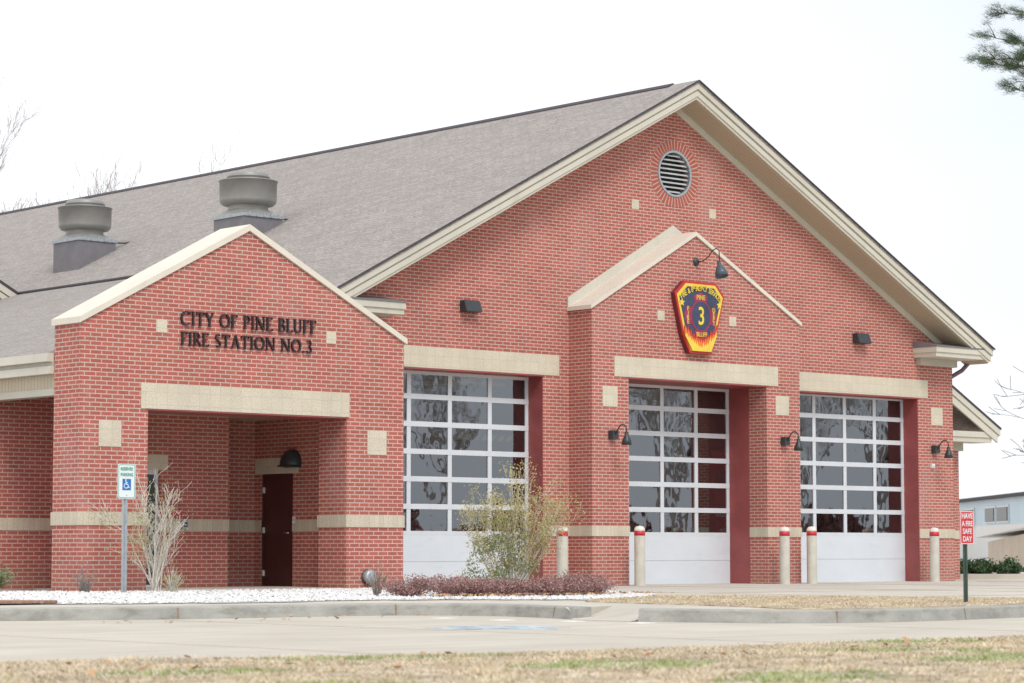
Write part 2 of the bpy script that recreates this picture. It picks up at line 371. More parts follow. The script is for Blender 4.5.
mb = MB(); mb.prism([[(-4.6, -5.22), (-3.55, -5.25), (-3.35, -4.9), (-3.9, -4.2), (-8, -4.0), (-8, -5.0)]], .02, .05, 'z'); structure(mb.build('mulch_patch', 'mulch'))
# verge of dry grass between apron and kerb
STRIP = [(2.6, -8.6), (3.9, -7.5), (4.9, -6.75), (6.3, -6.4), (7.5, -7.2), (8.3, -9.3), (8.9, -11.1), (10.5, -12.1), (30, -12.4), (30, -12.9), (12, -13.0), (7.4, -13.3), (5.4, -13.55), (3.9, -13.75), (2.6, -13.85), (1.75, -13.7), (1.45, -13.2), (1.9, -12.3), (2.2, -11.0), (2.4, -9.6)]
mb = MB(); mb.prism([STRIP], -.002, .014, 'z'); structure(mb.build('verge', 'soil'))
def blades(name, poly, n, bbox, h, z, mat, seed, green=None, gmat=False):
    rg = random.Random(seed); mb = MB(); mb.t = []; c = 0
    while c < n:
        x = rg.uniform(bbox[0], bbox[1]); y = rg.uniform(bbox[2], bbox[3])
        if not inside(x, y, poly): continue
        gg = green(x, y) if green else False
        if gg != gmat and green: 
            if rg.random() > .0: c += 1; continue
        c += 1
        nn_ = mn.noise(Vector((x * 1.7, y * 2.6, seed)))
        if nn_ < -.12 and rg.random() < .75: continue
        a = rg.uniform(0, 6.28); hh = h * rg.uniform(.4, 1.2) * (1 + max(0, nn_)); wd = rg.uniform(.004, .010); lean = rg.uniform(.4, 2.6) * hh; b_ = rg.uniform(0, 6.28)
        dx, dy = math.cos(a) * wd, math.sin(a) * wd
        mb.face([(x - dx, y - dy, z), (x + dx, y + dy, z), (x + math.cos(b_) * lean, y + math.sin(b_) * lean, z + hh)]); mb.t.append(min(1, max(0, .5 + nn_ * .8 + rg.uniform(-.35, .35))))
    return tag(mb.build(name, mat, tint=1), kind='stuff')
def gpatch(x, y): return mn.noise(Vector((x * .55, y * .9, 3.1))) > .24
FG = [(p[0], p[1] - .02) for p in near[1:8]] + [(2.6, -18.4), (2.6, -24), (-15, -24), (-15, -16.6)]
mb = MB(); mb.prism([[(p[0], p[1]) for p in near] + [(80, -120), (-60, -120)]], -.2, -.138, 'z'); structure(mb.build('lawn', 'soil'))
blades('dry_grass', FG, 80000, (-13, 2.6, -24, -16.6), .026, -.14, 'blade', 1, gpatch, False)
blades('green_grass', FG, 60000, (-13, 2.6, -24, -16.6), .03, -.14, 'blade_green', 2, gpatch, True)
blades('verge_grass', STRIP, 26000, (1.2, 14, -14, -6.4), .022, .013, 'blade', 3)
# fallen leaves
rg = random.Random(9); mb = MB(); mb.t = []
for k in range(420):
    if k < 120: x, y, z = rg.uniform(-12, 1), rg.uniform(-20, -17.5), -.13
    elif k < 160: x, y, z = rg.uniform(-5, 2), rg.uniform(-9, -7.8), -.147
    else: x, y, z = rg.uniform(2.3, 6.6), rg.uniform(-6.4, -5.3), .05
    if z == -.13 and not inside(x, y, FG): continue
    s_ = rg.uniform(.02, .045); a = rg.uniform(0, 6.28); u = Vector((math.cos(a), math.sin(a), rg.uniform(-.3, .6))) * s_; v_ = Vector((-math.sin(a), math.cos(a), rg.uniform(0, .6))) * s_ * .7
    p = Vector((x, y, z + .012)); mb.face([p - u, p - v_, p + u, p + v_]); mb.t.append(rg.random())
tag(mb.build('fallen_leaves', 'leaf_dead'), kind='stuff')
# painted markings
mb = MB()
rg = random.Random(3)
mb.box(-3.25, -1.85, -13.0, -12.75, -.152, -.146); mb.box(-2.75, -2.45, -13.6, -12.1, -.152, -.1455); mb.box(-2.2, -1.9, -13.2, -12.0, -.152, -.1457)
mb.box(-3.3, -3.0, -13.0, -12.3, -.152, -.1462)
structure(mb.build('blue_parking_symbol', 'paintb'))
mb = MB()
for x, y in ((-.44, -9.3), (-.48, -10.45), (-.2, -11.4), (-.13, -12.5)): mb.box(x - 1.1 if False else x - .12, x + .12, y - .1, y + .12, -.152, -.1465)
structure(mb.build('stall_line', 'paintw'))

# ------------------------------------------------------------------ FIRE STATION
ST = thing('fire_station', (12, 3, 0), 'red brick fire station with gabled roof, tan trim and three glazed bay doors', 'fire station')
OFF = (-12, -3, 0)
def part(name, mb, mats, parent=None, label=None):
    o = mb.build(name, mats, parent or ST, OFF if parent is None else (0, 0, 0))
    if label: o['label'] = label
    return o
DZ = -.104
def boxes(name, lst, mats, parent):      # one part per box
    for b_ in lst:
        mb = MB(); mb.box(*b_); part(name, mb, mats, parent)
# --- entrance block
EX0, EX1, EAP, EH, EZA = 0.0, 6.4, 3.14, 4.22, 5.88
OX0, OX1, OZ = 1.242, 5.18, 2.915
outer = [(EX0, 0), (OX0, 0), (OX0, OZ), (OX1, OZ), (OX1, 0), (EX1, 0), (EX1, EH), (EAP, EZA), (EX0, EH)]
mb = MB(); mb.prism([outer], 0, .765); ent = part('entrance_wall', mb, 'brick')
mb = MB(); sl = (EZA - EH) / (EAP - EX0)
for sg in (0,):
    t = .10; o_ = .045
    zl = EH - o_ * sl
    mb.prism([[(EX0 - o_, zl + .004), (EAP, EZA + .004), (EX1 + o_, EH - o_ * (EZA - EH) / (EX1 - EAP) + .004), (EX1 + o_, zl + t), (EAP, EZA + t + .01), (EX0 - o_, zl + t)]], -.045, .80)
part('coping', mb, 'coping', ent)
mb = MB(); mb.box(1.105, 5.225, -.014, .2, 2.918, 3.322); part('lintel', mb, 'tile', ent)
mb = MB(); mb.box(OX0 - .03, OX1 + .03, -.006, .76, OZ - .022, OZ - .001); part('steel_angle', mb, 'steel_red', ent)
zb, zt = 16 * C, 19 * C
boxes('band', [(EX0 - .016, OX0 + .012, -.016, .79, zb, zt), (OX1 - .014, EX1 + .016, -.016, .79, zb, zt)], 'tile_band', ent)
for bx0 in (.342, 5.616):
    mb = MB(); mb.box(bx0, bx0 + .4064, -.010, .1, 34 * C, 40 * C); part('accent_block', mb, 'tile', ent)
for bx0 in (1.372, 4.735):
    mb = MB(); mb.box(bx0, bx0 + .2032, -.010, .1, 61 * C, 64 * C); part('accent_block', mb, 'tile', ent)
# --- recessed lobby walls
mb = MB(); WX0, WX1 = 2.70, 3.03
mb.prism([[(1.662, 0), (2.30, 0), (2.30, 2.05), (3.06, 2.05), (3.06, 0), (4.475, 0), (4.475, 3.25), (1.662, 3.25)]], 2.4, 2.7); mb.prism([[(-.3, 0), (1.66, 0), (1.66, 3.42), (-.3, 3.42)]], 2.95, 3.2); mb.box(1.46, 1.66, .766, 2.948, 0, 3.4)  # last box is an unseen wall added to keep side light out of the recess
mb.box(4.275, 4.475, 2.7, 3.25, 0, 3.1)
mb.prism([[(4.275, 0), (5.5, 0), (5.5, 3.1), (4.275, 3.1)]], 3.05, 3.25)
mb.prism([[(.766, 0), (1.93, 0), (1.93, 2.03), (2.85, 2.03), (2.85, 0), (3.25, 0), (3.25, 3.1), (.766, 3.1)]], 5.5, 5.72, 'x')
rec = part('recess_wall_and_blocker', mb, 'brick')
mb = MB(); mb.box(1.665, 5.495, .80, 3.045, 2.985, 3.1); part('porch_ceiling', mb, 'soffit')
zr, zr2 = zb - .06, zt - .06
boxes('band', [(-.31, 1.456, 2.936, 3.0, zr, zr2), (1.67, 2.30, 2.386, 2.5, zr, zr2), (3.06, 4.489, 2.386, 2.5, zr, zr2), (4.46, 4.489, 2.501, 3.035, zr, zr2), (4.49, 5.486, 3.036, 3.1, zr, zr2), (5.487, 5.6, .8, 1.93, zr, zr2), (5.487, 5.6, 2.85, 3.035, zr, zr2)], 'tile_band', rec)
boxes('lintel', [(2.20, 3.22, 2.386, 2.5, 2.05, 2.30), (5.487, 5.6, 1.78, 3.036, 2.03, 2.31)], 'tile', rec)
mb = MB(); mb.box(2.30, 3.06, 2.43, 2.48, 0.05, .12); mb.box(2.30, 3.06, 2.43, 2.48, 1.97, 2.05)
for x in (2.30, 2.64, 3.00): mb.box(x, x + .06, 2.43, 2.48, .12, 1.97)
lw = part('lobby_window', mb, 'alu')
mb = MB(); mb.box(2.36, 2.64, 2.45, 2.46, .12, 1.97); mb.box(2.70, 3.00, 2.45, 2.46, .12, 1.97); part('pane', mb, 'winglass', lw)
mb = MB(); mb.box(1.7, 3.5, 3.2, 3.3, 0, 3); part('lobby_interior', mb, 'dark')
mb = MB(); mb.box(5.54, 5.585, 1.965, 2.815, .055, 1.99); sdr = part('entry_door', mb, 'door_brown')
mb = MB(); mb.box(5.515, 5.60, 1.93, 1.965, .05, 2.03); mb.box(5.515, 5.60, 2.815, 2.85, .05, 2.03); mb.box(5.515, 5.60, 1.965, 2.815, 1.99, 2.03); part('door_frame', mb, 'door_brown', sdr)
mb = MB(); mb.tube([(5.54, 2.04, 1.0), (5.48, 2.04, 1.0), (5.475, 2.15, 1.0)], .011, 6); part('handle', mb, 'chrome', sdr)
for z in (.3, 1.05, 1.75):
    mb = MB(); mb.box(5.505, 5.54, 2.80, 2.83, z - .05, z + .05); part('hinge', mb, 'white', sdr)
mb = MB(); mb.box(1.0, 5.5, -.25, 3.05, -.01, .075); part('entry_slab', mb, 'conc')
# --- main front wall
AP, HW = 16.6, 9.04
SL = .5275
WL, WR = AP - HW, AP + HW
YM, YP, YD = 3.676, 3.006, 4.10
WAPZ = 10.02
def wz(x): return WAPZ - SL * abs(x - AP)
D1, D2, D3 = (8.82, 12.913), (14.62, 18.66), (20.34, 24.397)
DH = 63 * C + DZ
vent = [(16.62 + .47 * math.cos(2 * math.pi * k / 32), 8.545 + .47 * math.sin(2 * math.pi * k / 32)) for k in range(32)]
outer = [(WL, -.1), (D1[0], -.1), (D1[0], DH), (D1[1], DH), (D1[1], -.1), (D2[0], -.1), (D2[0], DH), (D2[1], DH), (D2[1], -.1), (D3[0], -.1), (D3[0], DH), (D3[1], DH), (D3[1], -.1), (WR, -.1), (WR, wz(WR)), (AP, WAPZ), (WL, wz(WL))]
mb = MB(); mb.prism([outer, vent], YM, YM + .3); mw = part('bay_wall', mb, 'brick_main')
mb = MB(); mb.box(WR - .3, WR, YM + .3, 36, -.1, 5.1); mb.box(WL, WL + .3, YM + .3, 36, -.1, 5.1); mb.prism([[(WL, -.1), (WR, -.1), (WR, wz(WR)), (AP, WAPZ), (WL, wz(WL))]], 36, 36.3)
part('hall_wall', mb, 'brick_main')
zb2, zt2 = 16 * C + DZ, 19 * C + DZ
boxes('band', [(WL, D1[0], YM - .016, YM + .1, zb2, zt2), (D1[1], 13.6, YM - .016, YM + .1, zb2, zt2), (19.70, D3[0], YM - .016, YM + .1, zb2, zt2), (D3[1], WR + .016, YM - .016, YM + .6, zb2, zt2)], 'tile_band', mw)
for x0, x1 in ((8.22, 13.339), (19.78, 24.74)):
    mb = MB(); mb.box(x0, x1, YM - .014, YM + .12, DH + .002, DH + 6 * C); part('lintel', mb, 'tile', mw)
mb = MB(); mb.box(24.858, 25.264, YM - .010, YM + .1, 54 * C + DZ, 60 * C + DZ); part('accent_block', mb, 'tile', mw)
for x0 in (15.37, 17.64):
    mb = MB(); mb.box(x0, x0 + .2032, YM - .010, YM + .1, 7.70, 7.90); part('accent_block', mb, 'tile', mw)
# round vent with soldier ring
def ring(r0, r1, n, y0, y1, cx=16.62, cz=8.545, gap=.0, mi=0):
    mb = MB()
    for k in range(n):
        a, b_ = 2 * math.pi * (k + gap) / n, 2 * math.pi * (k + 1 - gap) / n
        P = [(cx + r * math.cos(t), cz + r * math.sin(t)) for r, t in ((r0, a), (r1, a), (r1, b_), (r0, b_))]
        mb.prism([P], y0, y1, mi=mi)
    return mb
rv = part('round_vent', ring(.445, .49, 36, YM - .02, YM + .12), 'galv')
part('vent_surround', ring(.505, .70, 44, YM - .012, YM + .05, gap=.15), bricktex('ring brick', (.42, .105, .078), (.40, .10, .078), (.4, .1, .08), 3, 3, .001, var=.12), rv)
part('vent_mortar', ring(.502, .705, 44, YM - .007, YM + .05), plain('mortar', (.54, .42, .34), .9), rv)
for k in range(9):
    z = 8.545 - .38 + k * .095; hw = math.sqrt(max(.43 ** 2 - (z - 8.545) ** 2, .01)) - .004
    mb = MB(); mb.face([(16.62 - hw, YM + .01, z - .022), (16.62 + hw, YM + .01, z - .022), (16.62 + hw, YM + .05, z + .02), (16.62 - hw, YM + .05, z + .02)])
    part('louvre', mb, 'ventgrey', rv)
mb = MB(); mb.box(16.1, 17.15, YM + .2, YM + .25, 8.0, 9.1); part('vent_back', mb, 'dark', rv)
# --- projecting portal
PX0, PX1, PA, PEH, PAZ = 13.61, 19.69, 16.54, 5.50, 7.165
outer = [(PX0, -.1), (D2[0], -.1), (D2[0], DH), (D2[1], DH), (D2[1], -.1), (PX1, -.1), (PX1, PEH), (PA, PAZ), (PX0, PEH)]
mb = MB(); mb.prism([outer], YP, YM + .001); pw = part('portal_wall', mb, 'brick_main')
mb = MB(); t = .085; sl = (PAZ - PEH) / (PA - PX0); o_ = .05
mb.prism([[(PX0 - o_, PEH - o_ * sl + .003), (PA, PAZ + .003), (PX1 + o_, PEH - o_ * sl + .003), (PX1 + o_, PEH - o_ * sl + t), (PA, PAZ + t + .005), (PX0 - o_, PEH - o_ * sl + t)]], YP - .04, YM - .002)
part('coping', mb, 'coping', pw)
mb = MB(); f1 = .19
mb.prism([[(PX0 - o_, PEH - o_ * sl + t), (PA, PAZ + t + .007), (PX1 + o_, PEH - o_ * sl + t), (PX1 + o_, PEH - o_ * sl + t + f1), (PA, PAZ + t + f1 + .01), (PX0 - o_, PEH - o_ * sl + t + f1)]], YM - .035, YM - .003)
part('flashing', mb, 'trim', pw)
mb = MB(); mb.box(14.223, 19.006, YP - .014, YP + .12, DH + .002, DH + 6 * C); part('lintel', mb, 'tile', pw)
boxes('band', [(PX0 - .016, D2[0] + .012, YP - .016, 3.515, zb2, zt2), (PX0 - .0155, PX0 + .1, 3.516, YM - .02, zb2, zt2), (D2[1] - .012, PX1 + .016, YP - .016, 3.515, zb2, zt2)], 'tile_band', pw)
for x0 in (13.90, 18.93):
    mb = MB(); mb.box(x0, x0 + .4064, YP - .010, YP + .1, 54 * C + DZ, 60 * C + DZ); part('accent_block', mb, 'tile', pw)
for x0 in (15.435, 17.53):
    mb = MB(); mb.box(x0, x0 + .2032, YP - .010, YP + .1, 5.36, 5.56); part('accent_block', mb, 'tile', pw)
# --- bay doors
def bay_door(x0, x1, ys, lab, dz=0):
    W = x1 - x0; pitch = .527; yd = YD; mb = MB(); fw = .048
    cols = [x0 + W * k / 4 for k in range(5)]; rows = [pitch * k + dz for k in range(2, 9)]
    for i, x in enumerate(cols):
        a, b_ = (x, x + .09) if i == 0 else ((x - .09, x) if i == 4 else (x - fw, x + fw)); mb.box(a, b_, yd, yd + .045, rows[0] - .02, rows[-1] - .02)
    for j, z in enumerate(rows):
        a, b_ = (z - .02, z + .06) if j == 0 else ((z - .10, z + .0) if j == 6 else (z - .05, z + .05)); mb.box(x0, x1, yd - .006, yd + .04, a, b_)
    d = part('bay_door', mb, 'alu', None, lab)
    rg = random.Random(int(x0 * 10))
    for i in range(4):
        for j in range(6):
            a, b_, z0, z1 = cols[i], cols[i + 1], rows[j], rows[j + 1]; e = rg.uniform(-.0022, .0022); e2 = rg.uniform(-.0022, .0022); y = yd + .02
            mb = MB(); mb.face([(a, y - e, z0), (b_, y + e, z0), (b_, y + e + e2, z1), (a, y - e + e2, z1)]); part('window_pane', mb, 'glass', d)
    mb = MB(); mb.box(x0, x1, yd - .004, yd + .04, .01 + dz, .523 + dz); mb.box(x0, x1, yd - .004, yd + .04, .531 + dz, rows[0] - .02); mb.box(x0, x1, yd + .008, yd + .03, .52 + dz, .535 + dz)
    part('bottom_panel', mb, 'panel', d)
    mb = MB(); mb.box(x0, x1, yd, yd + .03, -.06, .012 + dz); part('bottom_seal', mb, 'rubber', d)
    mb = MB()
    mb.box(x1, x1 + .02, ys, yd + .05, -.01, DH - .03) if False else None
    # red steel jamb lining both sides and the head
    mb.box(x1 - .012, x1 + .03, ys, yd + .06, -.06, DH - .02); mb.box(x0 - .03, x0 + .012, ys, yd + .06, -.06, DH - .02)
    mb.box(x0 - .03, x1 + .03, YM - .012 if ys > YM - .1 else YP - .012, yd + .06, DH - .03, DH - .002)
    part('door_jamb', mb, 'steel_red')
bay_door(*D1, YM + .004, 'left bay door, partly behind the sparse shrub', -.045); bay_door(*D2, 3.52, 'middle bay door under the emblem', -.04); bay_door(*D3, YM + .004, 'right bay door', -.02)
# --- main roof
RZ = 10.43; RY0, RY1 = 2.93, 37
def rz_(x): return RZ - SL * abs(x - AP)
RXL, RXR = 6.97, 26.23
mb = MB(); th = .07
mb.prism([[(RXL, rz_(RXL) - th), (AP, RZ - th), (RXR, rz_(RXR) - th), (RXR, rz_(RXR)), (AP, RZ), (RXL, rz_(RXL))]], RY0, RY1); roof = part('roof', mb, 'shingle')
mb = MB(); e = .035
mb.prism([[(RXL - .03, rz_(RXL - .03) - .034), (AP, RZ - .034), (RXR + .03, rz_(RXR + .03) - .034), (RXR + .03, rz_(RXR + .03) - .002), (AP, RZ - .002), (RXL - .03, rz_(RXL - .03) - .002)]], RY0 - .03, RY0 - .001)
part('drip_edge', mb, 'edge', roof)
mb = MB()
mb.prism([[(AP - .16, RZ - .075), (AP, RZ + .01), (AP + .16, RZ - .075), (AP + .15, RZ - .05), (AP, RZ + .032), (AP - .15, RZ - .05)]], RY0 + .75, RY1); part('ridge_vent', mb, 'edge', roof)
def rake(z0, z1, y0, y1, x0=RXL, x1=RXR):
    return MB().prism([[(x0, rz_(x0) - z1), (AP, RZ - z1), (x1, rz_(x1) - z1), (x1, rz_(x1) - z0), (AP, RZ - z0), (x0, rz_(x0) - z0)]], y0, y1)
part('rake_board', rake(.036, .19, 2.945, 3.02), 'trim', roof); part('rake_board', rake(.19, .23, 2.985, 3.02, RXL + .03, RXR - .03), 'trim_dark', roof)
part('rake_board', rake(.23, .34, 2.97, 3.02, RXL + .05, RXR - .05), 'trim', roof); part('rake_board', rake(.34, .40, 2.998, 3.03, RXL + .1, RXR - .1), 'trim', roof)
part('soffit', rake(.385, .415, 3.03, YM + .02, RXL + .1, RXR - .1), 'soffit', roof); part('frieze_board', rake(.415, .57, YM - .04, YM - .002, WL - .0, WR + .0), 'trim', roof)
# eave fascia along the right side
mb = MB(); mb.box(RXR - .06, RXR + .0, 3.02, RY1, rz_(RXR) - .25, rz_(RXR) - .07); mb.box(WR, RXR - .06, 3.7, RY1, rz_(RXR) - .26, rz_(RXR) - .235)
mb.box(RXL, RXL + .06, 3.02, 10, rz_(RXL) - .25, rz_(RXL) - .07); part('eave_fascia', mb, 'trim', roof)
mb = MB(); mb.tube([(RXR - .1, 3.6, 5.02), (RXR - .2, 3.7, 4.86), (WR + .12, 4.0, 4.62), (WR + .09, 4.05, 4.3), (WR + .09, 4.05, .1)], .05, 8); part('downspout', mb, plain('plum downspout', (.20, .12, .16), .5), roof)
def cret(x0, x1, wallx0, wallx1):
    mb = MB(); mb.box(x0, x1, 2.99, YM - .002, 5.17, 5.29); mb.box(x0 + .02, x1 - .02, 3.02, YM - .002, 5.07, 5.17)
    c_ = part('cornice_return', mb, 'trim')
    mb = MB(); mb.prism([[(2.97, 5.292), (YM - .002, 5.292), (YM - .002, 5.45), (2.97, 5.315)]], x0 - .01, x1 + .01, 'x'); part('flashing_cap', mb, 'curb', c_)
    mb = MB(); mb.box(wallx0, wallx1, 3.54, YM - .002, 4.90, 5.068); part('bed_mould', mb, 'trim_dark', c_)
cret(RXL + .05, 8.865, WL - .02, 8.45); cret(24.25, RXR - .12, 24.36, WR + .02)
# --- lower west roof with hip over the lobby
LS = .3025
def lz(x): return 3.77 + LS * x
LB = 17.86
mb = MB()
hx = 9.29
top = [(0, .77, lz(0)), (hx, .77 + hx, lz(hx)), (hx, LB, lz(hx)), (0, LB, lz(0))]
mb.face(top[::-1]); mb.face([(0, .77, lz(0)), (6.38, .77, lz(0)), (6.38, 3.66, lz(2.89)), (7.5, 3.98, lz(3.21)), (7.5, 8.27, lz(7.5))]); mb.face([(7.5, 3.98, lz(3.21)), (hx, 3.98, lz(3.21)), (hx, .77 + hx, lz(hx)), (7.5, 8.27, lz(7.5))])
mb.face([(a, b_, c_ - .05) for a, b_, c_ in top])
lr = part('lower_roof', mb, 'shingle')
mb = MB(); mb.tube([(hx, .9 + hx, lz(hx) + .01), (hx, LB, lz(hx) + .01)], .05, 6); part('eave_edge', mb, 'edge', lr)
mb = MB(); mb.box(-.12, 0.0, .78, LB, 3.64, 3.77); part('gutter', mb, 'trim', lr)
mb = MB(); mb.box(-.03, .03, .78, LB, 3.57, 3.64); part('fascia', mb, 'trim_dark', lr)  # dark strip: shadow under the gutter put into the colour
mb = MB(); mb.box(-.07, .04, .78, LB, 3.45, 3.57); part('fascia', mb, 'trim', lr)
mb = MB(); mb.box(.045, .25, .78, 2.945, 3.225, 3.45); part('beadboard', mb, 'soffit', lr)
mb = MB(); mb.box(.03, .27, .78, 2.94, 3.115, 3.223); part('frieze_beam', mb, 'trim_dark', lr)
mb = MB(); mb.box(-.3, 0, 3.2, LB, 0, 3.42); part('lobby_side_wall', mb, 'brick')
mb = MB(); mb.box(1.67, 5.72, .80, .86, 3.105, 3.42); part('porch_beam', mb, 'trim', None)
# rear west gable, only its raking eave in view
mb = MB(); gx, gzz = 4.4, 6.58 + SL * (9.29 - 4.4); GY = 17.7
def gprism(z0, z1, y0, y1): return MB().prism([[(-.5, gzz - SL * (gx + .5) - z1), (gx, gzz - z1), (9.3, gzz - SL * (9.3 - gx) - z1), (9.3, gzz - SL * (9.3 - gx) - z0), (gx, gzz - z0), (-.5, gzz - SL * (gx + .5) - z0)]], y0, y1)
rg_ = part('rear_gable', gprism(-.0, .07, GY, 25), 'shingle'); part('drip_edge', gprism(-.03, .03, GY - .05, GY), 'edge', rg_)
part('rake_board', gprism(.035, .20, GY - .03, GY + .02), 'trim', rg_); part('rake_board', gprism(.22, .36, GY, GY + .03), 'trim', rg_)
mb = MB(); mb.prism([[(-.2, 3.2), (9.0, 3.2), (9.0, 6.3), (gx, gzz - .36), (-.2, 6.3)]], GY + .3, GY + .5); part('gable_wall', mb, 'trim', rg_)
# --- east wing
mb = MB(); mb.box(WR + .0, 28.97, 6.2, 20, -.1, 3.4); ew = part('wing_wall', mb, 'brick_main')
mb = MB(); mb.box(WR + .02, 28.986, 6.184, 20, zb2, zt2); part('band', mb, 'tile_band', ew)
mb = MB(); mb.box(28.0, 28.41, 6.19, 6.3, 1.95, 2.5); part('accent_block', mb, 'tile', ew)
wa, wza = 27.0, 5.18
def wprism(z0, z1, y0, y1, e_=0): 
    xe = 29.82 - e_; ze = wza - SL * (xe - wa); xl = WR + .02; zl = wza - SL * (wa - xl)
    return MB().prism([[(xl, zl - z1), (wa, wza - z1), (xe, ze - z1), (xe, ze - z0), (wa, wza - z0), (xl, zl - z0)]], y0, y1)
wr = part('wing_roof', wprism(0, .07, 5.58, 20), 'shingle'); part('drip_edge', wprism(-.02, .03, 5.53, 5.58), 'edge', wr)
part('rake_board', wprism(.035, .19, 5.55, 5.62, .02), 'trim', wr); part('rake_board', wprism(.19, .23, 5.58, 5.62, .05), 'trim_dark', wr); part('rake_board', wprism(.23, .40, 5.57, 5.62, .1), 'trim', wr)
mb = MB(); mb.prism([[(WR + .05, 3.2), (29.0, 3.2), (wa, wza - .35), (WR + .05, 4.2)]], 6.25, 6.3); part('gable_infill', mb, 'trim_dark', wr)
mb = MB(); mb.box(26.0, 29.6, 5.6, 6.25, 3.46, 3.60); mb.box(26.0, 29.55, 5.63, 6.25, 3.34, 3.458); part('cornice_return', mb, 'trim', wr)
mb = MB(); mb.box(28.1, 29.06, 6.12, 6.6, 3.14, 3.338); part('bed_mould', mb, 'trim_dark', wr)
# interior of the engine hall
mb = MB(); mb.box(WL + .3, WR - .3, YM + .3, 36, -.09, -.01); part('hall_floor', mb, 'floor_in')
mb = MB(); mb.box(WL + .3, WR - .3, 19.5, 19.7, 0, 6.2); mb.box(WL + .31, WL + .36, YM + .31, 19.5, 0, 5.2); mb.box(WR - .36, WR - .31, YM + .31, 19.5, 0, 5.2); part('hall_lining', mb, 'wallgrey')
mb = MB(); mb.box(WL + .3, WR - .3, YM + .31, 19.5, 5.05, 5.15); part('hall_ceiling', mb, 'wallgrey')

# ------------------------------------------------------------------ things fixed on the station
# exhaust fans
def fan(loc, label):
    t = thing('roof_exhaust_fan', loc, label, 'roof fan', 'exhaust fans on the main roof')
    w_ = 1.0; d_ = 1.12; h0 = -.90
    mb = MB(); mb.prism([[(0, -.78), (w_, -.78 + SL * w_), (w_, 0), (0, 0)]], 0, d_); mb.build('curb', 'curb', t)
    mb = MB(); mb.box(-.03, w_ + .03, -.03, d_ + .03, -.05, .02); mb.build('flashing_flange', 'galv', t)
    for k in range(5):
        mb = MB(); x = .1 + k * .19; mb.box(x, x + .04, -.05, -.03, -.04, .04); mb.build('clip', 'galv', t)
    cx, cy = w_ / 2, d_ / 2
    mb = MB()
    # square-to-round skirt, neck, drum, cap
    n = 32
    for k in range(n):
        P = []
        for a in (2 * math.pi * k / n, 2 * math.pi * (k + 1) / n):
            c_, s_ = math.cos(a), math.sin(a); q = 1 / max(abs(c_), abs(s_)); P.append(((cx + c_ * q * .53, cy + s_ * q * .58, .02), (cx + c_ * .44, cy + s_ * .44, .15)))
        mb.face([P[0][0], P[1][0], P[1][1], P[0][1]], 0)
    mb.lathe([(.44, .14), (.43, .26), (.47, .30)], 36, (cx, cy, 0)); mb.build('skirt', 'fan', t)
    mb = MB(); mb.lathe([(.44, .24), (.55, .26), (.60, .31), (.615, .36), (.62, .76), (.64, .765), (.64, .785), (.62, .79), (.5, .80), (.1, .81), (.001, .81)], 40, (cx, cy, 0)); mb.build('drum', 'fan', t)
    mb = MB(); mb.lathe([(.45, .79), (.45, .85), (.465, .855), (.465, .88), (.44, .89), (.44, .92), (.41, .95), (.2, .985), (.001, .99)], 40, (cx, cy, 0)); mb.build('cap', 'fan', t)
    mb = MB(); mb.tube([(w_ + .02, .1, -.03), (w_ + .3, .1, -.02), (w_ + .62, .1, .05)], .018, 6); mb.build('conduit', 'black', t)
    return t
fan((10.45, 17.0, 7.93), 'grey mushroom exhaust fan on the roof, left one, farther from the front gable')
f2 = None
f_src = [o for o in bpy.data.objects if o.name.startswith('roof_exhaust_fan')][0]
dup(f_src, (10.45, 10.43, 7.85), 'grey mushroom exhaust fan on the roof, directly behind the entrance gable peak')

